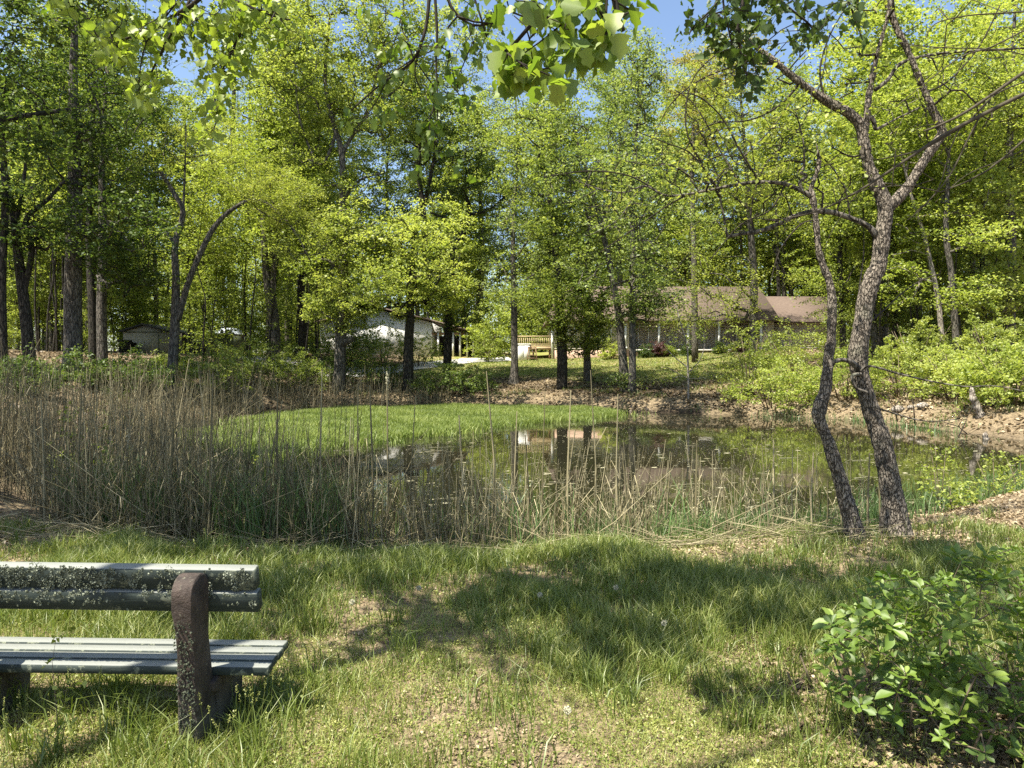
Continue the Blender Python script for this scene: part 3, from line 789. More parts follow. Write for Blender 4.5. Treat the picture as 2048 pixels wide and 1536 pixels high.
# left wood
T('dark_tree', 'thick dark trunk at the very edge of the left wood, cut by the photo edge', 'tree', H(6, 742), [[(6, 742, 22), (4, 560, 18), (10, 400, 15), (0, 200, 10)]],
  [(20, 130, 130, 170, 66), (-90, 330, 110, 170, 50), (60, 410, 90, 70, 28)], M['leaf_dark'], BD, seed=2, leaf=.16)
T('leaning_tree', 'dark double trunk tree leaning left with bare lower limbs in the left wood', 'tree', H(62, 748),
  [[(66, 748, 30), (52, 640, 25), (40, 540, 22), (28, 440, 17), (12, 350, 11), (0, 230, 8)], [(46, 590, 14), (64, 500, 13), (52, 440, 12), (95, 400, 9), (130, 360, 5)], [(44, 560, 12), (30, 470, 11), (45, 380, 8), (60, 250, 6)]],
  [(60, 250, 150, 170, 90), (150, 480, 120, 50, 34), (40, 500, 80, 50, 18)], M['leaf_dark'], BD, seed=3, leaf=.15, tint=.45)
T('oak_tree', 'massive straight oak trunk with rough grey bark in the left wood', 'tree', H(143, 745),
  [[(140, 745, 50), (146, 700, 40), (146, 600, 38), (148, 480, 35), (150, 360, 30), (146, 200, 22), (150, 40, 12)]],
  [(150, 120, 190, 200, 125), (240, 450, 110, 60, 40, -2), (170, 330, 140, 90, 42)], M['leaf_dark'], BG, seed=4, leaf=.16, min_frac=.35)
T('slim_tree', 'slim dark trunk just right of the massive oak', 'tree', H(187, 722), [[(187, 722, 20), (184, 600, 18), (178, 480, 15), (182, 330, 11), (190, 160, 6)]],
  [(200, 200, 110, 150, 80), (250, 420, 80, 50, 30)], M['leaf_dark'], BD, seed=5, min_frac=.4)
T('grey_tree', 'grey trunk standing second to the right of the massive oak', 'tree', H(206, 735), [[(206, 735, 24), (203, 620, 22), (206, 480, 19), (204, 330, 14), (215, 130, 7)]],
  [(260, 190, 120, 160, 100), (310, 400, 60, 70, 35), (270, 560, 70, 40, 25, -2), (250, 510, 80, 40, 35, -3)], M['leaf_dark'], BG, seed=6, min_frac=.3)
T('forked_tree', 'forked slender tree with an arching yellow-green crown beside the reeds', 'tree', H(344, 772),
  [[(344, 772, 26), (347, 700, 22), (350, 650, 21), (352, 560, 17), (350, 490, 14), (366, 425, 12), (350, 390, 11), (322, 345, 9)],
   [(356, 640, 15), (375, 570, 14), (395, 520, 13), (428, 455, 12), (470, 415, 9), (520, 400, 8), (580, 450, 6), (620, 520, 3)], [(350, 490, 8), (320, 450, 6), (285, 440, 4)], [(366, 425, 6), (370, 340, 4), (372, 250, 3)]],
  [(560, 400, 100, 52, 150), (500, 350, 120, 35, 70), (600, 470, 60, 60, 60), (350, 300, 90, 60, 50), (460, 270, 60, 25, 24)], M['leaf_yellow'], BG, seed=7, tint=.62, leaf=.085, per=75, sig=(.32, .32, .13), r_tip=.006, min_frac=.5, gap=.2)
T('thin_tree', 'thin pale trunk behind the forked tree', 'tree', H(384, 702), [[(384, 702, 15), (380, 600, 13), (372, 420, 11), (368, 200, 7)]],
  [(340, 150, 110, 150, 90), (420, 230, 60, 80, 30), (450, 80, 90, 90, 60)], M['leaf_mid'], BG, seed=8, min_frac=.5)
T('ivy_tree', 'dark upright trunk in front of the pale truck', 'tree', H(467, 698), [[(469, 698, 24), (463, 560, 20), (457, 440, 17), (463, 330, 13), (470, 120, 7)]],
  [(440, 190, 90, 120, 75), (540, 160, 70, 130, 70), (470, 520, 22, 110, 22)], M['leaf_mid'], BD, seed=9, min_frac=.15, leaf=.18)
T('pole_tree', 'thin dark pole of a tree right of the trunk by the truck', 'tree', H(490, 696), [[(490, 696, 11), (492, 540, 10), (498, 360, 8), (500, 150, 4)]],
  [(520, 180, 50, 120, 40)], M['leaf_mid'], BD, seed=10, min_frac=.5)
T('crotched_tree', 'trunk splitting in a low crotch and wrapped in pale leafy vine', 'tree', H(548, 735),
  [[(552, 735, 28), (549, 650, 24), (540, 590, 23), (531, 530, 16), (526, 420, 10)], [(542, 590, 14), (550, 530, 12), (562, 430, 9), (590, 280, 6)]],
  [(560, 230, 100, 130, 110), (548, 640, 22, 80, 26), (560, 520, 40, 40, 22)], M['leaf_mid'], BG, seed=11, min_frac=.1, leaf=.14)
T('straight_tree', 'straight dark trunk behind the vine wrapped one', 'tree', H(579, 708), [[(579, 708, 14), (580, 560, 13), (590, 380, 9), (590, 200, 6)]],
  [(600, 120, 70, 110, 60)], M['leaf_mid'], BD, seed=12, min_frac=.5)
T('bent_tree', 'dark trunk with a slight kink between the vine wrapped tree and the broad-limbed one', 'tree', H(602, 722), [[(602, 722, 20), (605, 640, 18), (602, 580, 18), (606, 540, 15), (600, 520, 14), (570, 470, 8), (540, 440, 5)], [(604, 530, 9), (612, 420, 8), (640, 250, 5)]],
  [(650, 220, 80, 120, 70), (600, 480, 50, 40, 30)], M['leaf_mid'], BD, seed=13, min_frac=.4)
T('broad_tree', 'big tree with a broken stub low on its trunk and a tall forked bright crown', 'tree', H(678, 782),
  [[(676, 782, 34), (680, 720, 26), (682, 660, 26), (686, 560, 22), (686, 420, 17), (684, 310, 14), (668, 250, 11), (650, 160, 8), (660, 30, 5)],
   [(684, 310, 9), (705, 270, 8), (735, 220, 7), (760, 120, 5)], [(685, 400, 8), (720, 360, 6), (770, 345, 4)], [(672, 268, 8), (640, 330, 6), (600, 240, 5), (590, 130, 3)], [(686, 545, 10), (655, 520, 8), (625, 525, 5)]],
  [(640, 120, 140, 150, 240), (760, 170, 100, 120, 120), (590, 330, 60, 70, 40), (700, 470, 70, 60, 60, -1.5), (690, 600, 80, 60, 65, -1), (740, 390, 70, 70, 55), (760, 50, 130, 80, 100), (570, 50, 90, 90, 60), (900, 90, 100, 90, 70, 2), (740, 560, 70, 45, 40, -4)], M['leaf_mid'], BG, seed=14, leaf=.17, per=75, tint=.62, min_frac=.1,
  stubs=[[(682, 690, 20), (690, 684, 14, -.3), (706, 678, 11, -.5)]])
T('bushy_tree', 'smaller bushy tree with a dense bright green crown in the middle of the far bank', 'tree', H(816, 782),
  [[(816, 782, 30), (817, 700, 23), (820, 640, 21), (822, 580, 15), (826, 500, 9), (830, 440, 5)]],
  [(825, 510, 105, 85, 140), (760, 570, 90, 55, 75), (880, 580, 75, 50, 56), (830, 605, 110, 36, 30), (730, 500, 60, 50, 50), (840, 480, 110, 80, 50, -4.5)], M['leaf_bright'], BD, seed=15, leaf=.155, per=85, sig=(.42, .42, .16), tint=.68, min_frac=.45)
T('crooked_tree', 'crooked dark tree with twisting bare limbs behind the bushy bright one', 'tree', H(893, 762),
  [[(893, 762, 22), (897, 660, 19), (900, 560, 18), (906, 500, 16), (930, 460, 13), (938, 410, 10), (925, 390, 7)], [(850, 560, 12), (846, 420, 14), (838, 350, 10), (840, 260, 7)], [(846, 420, 10), (862, 350, 9), (874, 280, 6)],
   [(930, 460, 8), (900, 440, 6), (860, 425, 4)], [(938, 430, 7), (985, 415, 5), (1040, 360, 3)]],
  [(880, 300, 100, 110, 120), (960, 370, 90, 70, 70), (820, 230, 80, 120, 70), (920, 610, 60, 60, 40)], M['leaf_dark'], BD, seed=16, leaf=.17, tint=.75, min_frac=.35)
T('lacy_tree', 'slender straight tree with a flared foot and thin lacy crown on the lawn edge', 'tree', H(1027, 767),
  [[(1027, 767, 34), (1028, 752, 22), (1029, 720, 17), (1028, 600, 15), (1026, 500, 12), (1028, 420, 9), (1034, 330, 7), (1032, 200, 4)], [(1028, 520, 7), (1050, 490, 6), (1070, 455, 4), (1090, 400, 2)], [(1032, 640, 4), (1036, 625, 3), (1042, 616, 2)]],
  [(1040, 380, 70, 110, 75), (1010, 500, 60, 70, 40), (1080, 480, 50, 50, 30), (1030, 230, 60, 90, 50), (1010, 330, 90, 120, 60, -6), (1000, 150, 80, 90, 50), (1010, 560, 60, 40, 24, -4)], M['leaf_blue'], BG, seed=17, leaf=.12, per=48, r_tip=.007, min_frac=.4)
T('dark_bank_tree', 'dark trunk on the bank with boughs drooping before the left end of the house', 'tree', H(1124, 778),
  [[(1126, 778, 27), (1124, 700, 24), (1118, 600, 21), (1112, 520, 17), (1105, 440, 12), (1088, 330, 8), (1075, 220, 5)], [(1118, 620, 8), (1150, 585, 6), (1185, 575, 4)], [(1118, 560, 8), (1080, 545, 5), (1050, 560, 3)]],
  [(1090, 300, 90, 130, 120), (1160, 590, 70, 45, 65, -1), (1085, 590, 55, 40, 40, -.5), (1130, 470, 80, 60, 60), (1170, 640, 55, 22, 26, -1.5), (1090, 330, 110, 120, 60, -6.5), (1090, 540, 80, 55, 26, -5), (1150, 645, 62, 48, 46, -1)], M['leaf_mid'], BD, seed=18, leaf=.16, tint=.42, min_frac=.3)
T('lawn_tree', 'short trunk on the lawn before the house, its lowest leaves hanging over the siding', 'tree', H(1176, 762),
  [[(1176, 762, 24), (1174, 700, 15), (1176, 620, 13), (1172, 540, 10), (1180, 420, 6)], [(1170, 640, 6), (1164, 560, 5), (1160, 480, 3)]],
  [(1185, 560, 60, 70, 75), (1160, 690, 48, 26, 30, -1), (1200, 420, 60, 90, 60), (1195, 655, 50, 40, 30)], M['leaf_mid'], BG, seed=19, leaf=.15, tint=.45, min_frac=.25)
T('tilted_tree', 'grey trunk tilting left from a leafy foot on the bank', 'tree', H(1250, 782),
  [[(1251, 782, 27), (1246, 720, 20), (1238, 640, 17), (1228, 570, 15), (1214, 500, 13), (1206, 470, 12), (1185, 380, 8), (1150, 270, 5)]],
  [(1160, 270, 100, 130, 120), (1220, 400, 70, 70, 55), (1250, 775, 32, 26, 22, -.5), (1230, 360, 120, 110, 56, -6.5), (1230, 545, 95, 50, 28, -6), (1290, 605, 55, 45, 34, -1)], M['leaf_blue'], BG, seed=20, leaf=.15, min_frac=.03, per=65)
T('upright_tree', 'upright grey trunk close beside the tilted one, crown reaching into the blue sky', 'tree', H(1264, 786),
  [[(1262, 786, 20), (1265, 700, 16), (1265, 600, 15), (1266, 480, 13), (1262, 390, 10), (1275, 250, 6), (1290, 110, 3)]],
  [(1275, 160, 50, 100, 90), (1290, 330, 70, 100, 80), (1300, 520, 60, 60, 45), (1320, 600, 50, 35, 26), (1270, 610, 50, 30, 22), (1330, 430, 90, 100, 44, -6)], M['leaf_blue'], BG, seed=21, leaf=.15, per=62, min_frac=.3, tint=.55)
T('sapling', 'thin pale sapling with sparse leaves on the bank before the porch', 'sapling', H(1377, 800),
  [[(1378, 800, 6), (1376, 740, 5), (1374, 690, 4), (1362, 650, 3), (1352, 610, 2)], [(1376, 735, 3), (1350, 715, 2), (1335, 700, 1.5)], [(1377, 745, 3), (1400, 720, 2), (1410, 690, 1.5)]],
  [(1370, 660, 45, 40, 34), (1350, 745, 45, 18, 16), (1400, 740, 30, 25, 12)], M['leaf_bright'], M['bark_pale'], seed=22, leaf=.13, per=16, sig=(.22, .22, .12), r_tip=.006, n_trunk=7, tint=.6, gap=0)
T('shaggy_tree', 'tall trunk with pale tan new leaves rising behind the yellow-green bushes', 'tree', H(1506, 740),
  [[(1506, 740, 22), (1506, 660, 18), (1508, 560, 17), (1502, 470, 15), (1497, 400, 12), (1490, 300, 8), (1480, 180, 5)], [(1500, 420, 7), (1440, 360, 5), (1400, 250, 3)]],
  [(1400, 180, 80, 110, 120), (1490, 300, 110, 110, 120), (1420, 420, 80, 70, 60), (1560, 400, 80, 80, 60), (1460, 560, 80, 60, 60), (1400, 615, 120, 40, 70), (1370, 540, 50, 60, 30)], M['leaf_yellow'], BG, seed=23, leaf=.13, per=55, min_frac=.2, tint=.42, gap=.35)
T('tan_oak', 'oak in tan catkin bloom with its top against the sky', 'tree', Vector((gx(1390, 52), 52, g1(gx(1390, 52), 52))),
  [[(1390, 690, 16), (1388, 500, 13), (1384, 350, 10), (1390, 180, 5)]], [(1400, 150, 75, 65, 100), (1370, 270, 60, 60, 40), (1470, 120, 80, 70, 70)], M['leaf_tan'], BG, seed=24, leaf=.17, per=60, min_frac=.5)
T('roof_tree', 'thin dark trunk rising behind the right wing roof of the house', 'tree', Vector((gx(1561, 70), 70, g1(gx(1561, 70), 70))),
  [[(1561, 690, 10), (1557, 560, 9), (1552, 400, 7), (1550, 230, 4)]], [(1550, 330, 90, 130, 110), (1600, 500, 70, 70, 50), (1580, 210, 80, 80, 50)], M['leaf_bright'], BD, seed=25, leaf=.22, per=70, min_frac=.4)
# right wood
T('pale_leaning_tree', 'pale slim trunk leaning left in the right wood', 'tree', H(1889, 745),
  [[(1890, 745, 13), (1884, 680, 12), (1876, 600, 11), (1862, 530, 10), (1845, 460, 9), (1825, 400, 7), (1800, 300, 4)]], [(1800, 250, 90, 130, 110), (1850, 450, 60, 60, 30), (1800, 560, 50, 60, 26)], M['leaf_bright'], M['bark_pale'], seed=26, leaf=.17, min_frac=.4)
T('split_bark_tree', 'grey trunk with split bark right of the pale leaning one', 'tree', H(1916, 748),
  [[(1916, 748, 17), (1912, 680, 15), (1906, 600, 15), (1902, 540, 13), (1892, 470, 13), (1895, 380, 9), (1900, 250, 5)]], [(1900, 170, 100, 160, 170), (1950, 380, 70, 70, 45), (1930, 590, 60, 30, 26, -2), (1960, 470, 70, 25, 24, -2)], M['leaf_bright'], BG, seed=27, leaf=.17, tint=.6, min_frac=.35)
T('far_right_tree', 'thick grey trunk near the right edge of the photo', 'tree', H(2018, 725),
  [[(2018, 725, 26), (2020, 600, 23), (2022, 480, 21), (2018, 380, 18), (2022, 200, 12), (2030, 20, 6)]], [(2010, 140, 120, 180, 200), (2030, 400, 90, 70, 60), (1990, 610, 80, 50, 55, -2), (2040, 540, 60, 50, 40, -2)], M['leaf_bright'], BG, seed=28, leaf=.17, min_frac=.2, tint=.58)
T('shadowed_tree', 'dark slim trunk behind the thick trunk of the right wood', 'tree', H(1966, 728), [[(1966, 728, 14), (1968, 600, 13), (1964, 480, 11), (1970, 300, 6)]], [(1990, 280, 80, 130, 70), (1940, 520, 60, 40, 30)], M['leaf_mid'], BD, seed=29, min_frac=.3)
T('brown_tree', 'brown trunk in the gloom just right of the two gnarled trees', 'tree', H(1795, 728), [[(1795, 728, 14), (1790, 640, 13), (1784, 500, 10), (1780, 330, 6)]], [(1770, 400, 80, 110, 70), (1820, 620, 60, 60, 45), (1770, 600, 60, 50, 40)], M['leaf_mid'], BD, seed=30, min_frac=.15, tint=.6)
T('hidden_tree', 'dark trunk partly hidden behind the slimmer gnarled tree', 'tree', H(1690, 735), [[(1690, 735, 15), (1684, 640, 14), (1680, 520, 12), (1690, 350, 7)]], [(1690, 400, 90, 120, 90), (1720, 560, 70, 60, 50), (1640, 560, 60, 40, 30)], M['leaf_mid'], BD, seed=31, min_frac=.2, tint=.65)

# ------------------------------------------------------------------ background trees: four kinds, copied (each tree is its own object)
def proto(name, seed, Hh, spread, cb, pal, bark, n, leaf, per, r0, label, group):
    rs = np.random.RandomState(seed); w_ = Wood()
    pts = [(Vector((0, 0, -.2)), r0)] + [(Vector((rs.normal(0, .25) * i / 3, rs.normal(0, .25) * i / 3, Hh * .92 * i / 6)), r0 * (1 - .14 * i)) for i in range(1, 7)]
    w_.trunk(smooth_path(pts))
    cl = []
    for i in range(5):
        z = Hh * (cb + (1 - cb) * (i + .5) / 5); rr = spread * (0.75 + .5 * math.sin(math.pi * (i + .8) / 5.3))
        cl += ellipsoid_pts((rs.normal(0, .5), rs.normal(0, .5), z), (rr, rr, Hh * (1 - cb) / 7), n // 5, rs, .4, .3)
    tips = w_.grow(cl, rs, .7, .8, .08, .25)
    t = thing(name, label, 'tree', (0, 0, 0), group); b = Buf(); w_.mesh(b, .012, .5, 7, 3); b.build('trunk', bark, t, smooth=True)
    V, Fq, tt = clump_leaves([w_.pos[i] for i in tips], per, (.7, .7, .24), rs, leaf, .5, .55, .2, np.array([w_.pos[i] - w_.pos[w_.par[w_.par[i]]] for i in tips])); mk_mesh('crown', V, [Fq], pal, t, tt); return t
GL, GB, GR, GO = 'slender trees crowding the left wood', 'trees standing behind the house and barn', 'trees crowding the right wood', 'trees of the wood beyond the photo edges'
LL, LB, LR = ('slender leafy tree deep in the shaded left wood behind the sheds', 'leafy tree standing in the row behind the house and barn roofs', 'leafy tree deep in the bright right wood behind the bushes')
pa = proto('woodland_tree', 101, 19, 2.6, .38, M['leaf_mid'], BD, 150, .24, 60, .17, LL, GL)
pb = proto('woodland_tree', 102, 21, 3.4, .30, M['leaf_bright'], BG, 190, .25, 62, .22, LB, GB)
pc = proto('woodland_tree', 103, 17, 3.0, .22, M['leaf_mid'], BG, 170, .23, 62, .18, LR, GR)
pt = proto('woodland_tree', 107, 27, 3.6, .30, M['leaf_bright'], BG, 230, .25, 62, .26, LB, GB); pu = proto('woodland_tree', 108, 29, 3.2, .34, M['leaf_blue'], BG, 220, .25, 60, .26, LB, GB)
pd = proto('woodland_tree', 104, 15, 2.4, .12, M['leaf_bright'], BD, 150, .22, 60, .13, LR, GR)
used = set()
def put(pr, x, y, sc_, label, group):
    loc = (x, y, g1(x, y) - .05); rz = rnd.uniform(0, 6.28)
    if pr.name in used: return dup(pr, loc, rz, sc_, label, group)
    used.add(pr.name); pr.location = loc; pr.rotation_euler = (0, 0, rz); pr.scale = (sc_,) * 3; pr['label'] = label; pr['group'] = group; return pr
def scatter(n, pxr, yr, protos, label, group, smin=.85, smax=1.15, mind=2.2, bad=lambda x, y: False):
    pts = []; tries = 0
    while len(pts) < n and tries < 4000:
        tries += 1
        Y = rnd.uniform(*yr); x = gx(rnd.uniform(*pxr), Y)
        if any((x - a) ** 2 + (Y - b) ** 2 < mind ** 2 for a, b in pts) or bad(x, Y): continue
        pts.append((x, Y)); put(rnd.choice(protos), x, Y, rnd.uniform(smin, smax), label, group)
inhouse = lambda x, y: (X0 - 3 < x < X2 + 3 and HY - 3 < y < HY + 12) or (bx(625) < x < bx(960) and 59 < y < 74) or (gx(225, 58) < x < gx(490, 58) and 55 < y < 74) or (gx(228, y) < x < gx(350, y) and 30 < y < 58) or (gx(425, y) < x < gx(480, y) and 30 < y < 70)
scatter(40, (-60, 640), (46, 90), [pa, pc, pt, pd, pd], LL, GL, bad=inhouse)
scatter(30, (560, 1790), (72.5, 82), [pt, pu, pt], LB, GB, .85, 1.12, 2.4, bad=lambda x, y: inhouse(x, y) or gx(1268, y) < x < gx(1325, y))
scatter(22, (600, 1760), (80, 98), [pb, pb, pc, pd], LB, GB, .9, 1.25, 2.6, bad=inhouse)
scatter(36, (1700, 2120), (44, 88), [pb, pc, pd, pt], LR, GR, bad=inhouse)
pp = proto('pole_tree', 109, 17, 1.7, .55, M['leaf_mid'], BD, 60, .2, 50, .075, 'thin dark pole of a young tree in the left wood', 'thin poles in the left wood'); pq = proto('pole_tree', 110, 15, 1.5, .5, M['leaf_bright'], BD, 60, .2, 50, .06, 'thin dark pole of a young tree in the left wood', 'thin poles in the left wood')
scatter(34, (30, 660), (40, 62), [pp, pq], 'thin dark pole of a young tree in the left wood', 'thin poles in the left wood', .8, 1.15, 1.0, bad=inhouse)
scatter(16, (1700, 2060), (38, 60), [pp, pq], 'thin pole of a young tree in the right wood', 'thin poles in the right wood', .8, 1.15, 1.0, bad=inhouse)
LU, LV = ('low bushy young tree under the tall trees of the left wood', 'low bushy young tree under the tall trees of the right wood')
pe = proto('young_tree', 105, 5.2, 1.7, .05, M['leaf_bright'], BD, 70, .16, 55, .05, LU, 'young trees under the left wood'); pf = proto('young_tree', 106, 6.0, 2.0, .04, M['leaf_mid'], BD, 80, .16, 55, .06, LU, 'young trees under the left wood')
scatter(26, (-60, 700), (44, 80), [pe, pf], LU, 'young trees under the left wood', .7, 1.25, 2.0, bad=inhouse)
scatter(20, (1640, 2120), (42, 80), [pe, pf], LV, 'young trees under the right wood', .7, 1.3, 2.0, bad=inhouse)
scatter(12, (900, 1760), (73, 84), [pe, pf], 'low bushy young tree behind the house and the deck', 'young trees behind the house', .9, 1.4, 2.0, bad=inhouse)
# far wood closing the view: one mass
rs = np.random.RandomState(77); PV = []; tb = Buf()
for i in range(170):
    px = rs.uniform(-500, 2550); Y = rs.uniform(100, 135); x = gx(px, Y); z0 = g1(x, Y); hh = rs.uniform(16, 24)
    tb.tube([(x, Y, z0 - .3), (x + rs.normal(0, .3), Y, z0 + hh * .5), (x + rs.normal(0, .6), Y, z0 + hh * .9)], [.22, .16, .05], 5, cap=False)
    m_ = 44; c = np.column_stack([x + rs.normal(0, 2.2, m_), Y + rs.normal(0, 2, m_), z0 + hh * rs.uniform(.04, 1, m_)])
    PV.append(clump_leaves(c, 42, (1.1, 1.1, .6), rs, .46, rs.uniform(.3, .7)))
V, FS, tt = join(PV)
fw = tag(mk_mesh('far_woods', V, FS, M['leaf_bright'], tint=tt), 'far green wood closing the view behind everything', 'woods', kind='stuff')
fb = tb.build('trunks', BD, None); fb.parent = fw

# ------------------------------------------------------------------ shrubs
def shrub(name, label, base, rx, h, n, pal, leaf, per, seed, group=None, tint=.5, bark=None, stems=7, sig=.2, tilt=.8, gap=.2, cat='shrub', flat=.45, sr=1.0):
    rs = np.random.RandomState(seed); k = base.y / F; rx *= k; h *= k
    w_ = Wood(); w_.node(base + Vector((0, 0, -.1)), -1, .03 * sr)
    for i in range(stems):
        a = rs.uniform(0, 6.28); r = rx * rs.uniform(.2, .75); q = base + Vector((math.cos(a) * r * .25, math.sin(a) * r * .25, -.05))
        w_.trunk([(q, (.02 + .004 * h) * sr), (q + Vector((math.cos(a) * r * .3, math.sin(a) * r * .3, h * .35)), (.014 + .003 * h) * sr), (q + Vector((math.cos(a) * r, math.sin(a) * r, h * rs.uniform(.6, .85))), .008 * sr)], 0)
    cl = []
    for i in range(n):
        a = rs.uniform(0, 6.28); r = math.sqrt(rs.uniform(0, 1)); zt = h * (1 - .55 * r * r) * rs.uniform(.85, 1.08)
        q = np.array([base.x + rx * r * math.cos(a), base.y + rx * r * math.sin(a), base.z + zt * (rs.uniform(flat, 1) if rs.rand() < .75 else rs.uniform(.08, .6))])
        q[2] = max(q[2], g1(q[0], q[1]) + .08); cl.append(q)
    tips = w_.grow(cl, rs, .5, .35, .05, .0)
    t = thing(name, label, cat, base, group); b = Buf(); w_.mesh(b, .004 * max(sr, .4), .5, 6, 3); b.build('stems', bark or M['twig'], t, smooth=True)
    V, Fq, tt = clump_leaves([w_.pos[i] for i in tips], per, (sig * 1.1, sig * 1.1, sig * .6), rs, leaf, tint, tilt, .2, np.array([w_.pos[i] - w_.pos[w_.par[i]] for i in tips]))
    mk_mesh('foliage', V, [Fq], pal, t, tt); return t
sh = shrub
ly, lm, ld_, lbr = M['leaf_yellow'], M['leaf_mid'], M['leaf_dark'], M['leaf_bright']
sh('shrub', 'yellow-green bank shrub spreading low at the water side left of the gnarled trees', H(1545, 815), 95, 100, 130, lbr, .11, 45, 1, tint=.68, sig=.22)
sh('shrub', 'tall loose pale shrub behind the low bank shrub before the porch end', H(1500, 790), 62, 165, 120, ly, .11, 34, 2, tint=.35, sig=.24)
sh('shrub', 'airy yellow shrub under the right wing of the house', H(1590, 775), 75, 140, 120, ly, .11, 34, 3, tint=.4, sig=.24)
sh('shrub', 'green shrub between the two gnarled trunks on the far bank', H(1690, 800), 70, 120, 110, lbr, .11, 40, 4, tint=.55)
sh('shrub', 'rounded yellow shrub right behind the forked gnarled trunk', H(1800, 795), 90, 110, 130, ly, .11, 40, 5, tint=.38)
sh('shrub', 'bright bush over the leaf litter beside the pale snag', H(1905, 800), 85, 120, 130, lbr, .12, 44, 6, tint=.7)
sh('shrub', 'dense bright bush at the far right bank edge', H(2020, 815), 95, 140, 170, lbr, .12, 48, 7, tint=.62)
sh('shrub', 'tall green bush in the gap behind the forked gnarled trunk', H(1830, 755), 70, 130, 110, lm, .13, 44, 8, tint=.7)
sh('shrub', 'tall leafy bush in the right wood under the thick grey trunk', H(1990, 765), 80, 150, 140, lm, .13, 44, 9, tint=.75)
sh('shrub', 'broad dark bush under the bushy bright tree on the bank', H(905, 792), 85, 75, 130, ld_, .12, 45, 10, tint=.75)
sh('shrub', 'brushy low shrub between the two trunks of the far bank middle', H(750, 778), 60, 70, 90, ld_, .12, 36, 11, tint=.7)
sh('shrub', 'grey-green thicket before the white barn wall', H(700, 732), 75, 92, 150, M['leaf_blue'], .13, 40, 12, tint=.75)
sh('shrub', 'tall pale twiggy thicket covering the middle of the barn wall', H(765, 733), 55, 100, 110, lbr, .13, 30, 16, tint=.5)
sh('shrub', 'light leafy thicket at the right part of the barn wall', H(838, 733), 46, 70, 70, lm, .13, 36, 13, tint=.6)
sh('shrub', 'bright rounded bush between barn and deck', Vector((gx(985, 62.5), 62.5, g1(gx(985, 62.5), 62.5))), 55, 125, 140, lbr, .22, 50, 14, sig=.4, tint=.45)
sh('shrub', 'dull brownish bush at the driveway end near the deck', Vector((gx(975, 58.6), 58.6, g1(gx(975, 58.6), 58.6))), 34, 55, 60, ly, .16, 30, 15, tint=.15)
for i, (px, py, rx, h, pal, lab) in enumerate([(260, 790, 80, 90, ld_, 'dark leafy undergrowth bush below the garden shed'), (420, 790, 85, 110, lm, 'broad green bush in the left wood right of the forked tree'), (500, 775, 70, 105, lm, 'tall green bush below the pale truck'),
      (585, 780, 65, 90, lm, 'mottled bush below the kinked dark trunk'), (170, 775, 70, 75, ld_, 'dark bush at the foot of the massive oak'), (40, 790, 80, 85, ld_, 'dark bush at the left edge of the far bank'),
      (640, 770, 50, 70, ld_, 'low dark bush left of the broken-stub tree'), (340, 745, 46, 40, lm, 'sunny bush hiding the foot of the garden shed')]):
    sh('shrub', lab, H(px, py), rx, h, 120, pal, .11, 42, 30 + i, tint=.6)
yS = HY - 1.3
def fs(px, rx, h, pal, lab, tint, seed): 
    q = Vector((gx(px, yS), yS, g1(gx(px, yS), yS))); return sh('shrub', lab, q, rx, h, 60, pal, .10, 60, seed, tint=tint, sig=.16, flat=.15)
fs(1294, 17, 34, ld_, 'dark round foundation shrub left of the purple one', .35, 50); fs(1318, 20, 40, M['leaf_purple'], 'purple-leaved shrub before the porch windows', .5, 51)
fs(1335, 17, 26, lm, 'green shrub right of the purple one', .4, 52); fs(1375, 14, 24, ld_, 'small dark shrub behind the thin sapling', .3, 53); fs(1441, 13, 26, ld_, 'compact dark shrub under the white porch post', .45, 54)
fs(1222, 24, 44, lbr, 'pale green shrub at the house wall left of the porch', .75, 55); fs(1478, 10, 14, M['leaf_purple'], 'little reddish plant at the porch edge right of the compact dark shrub', .7, 56)
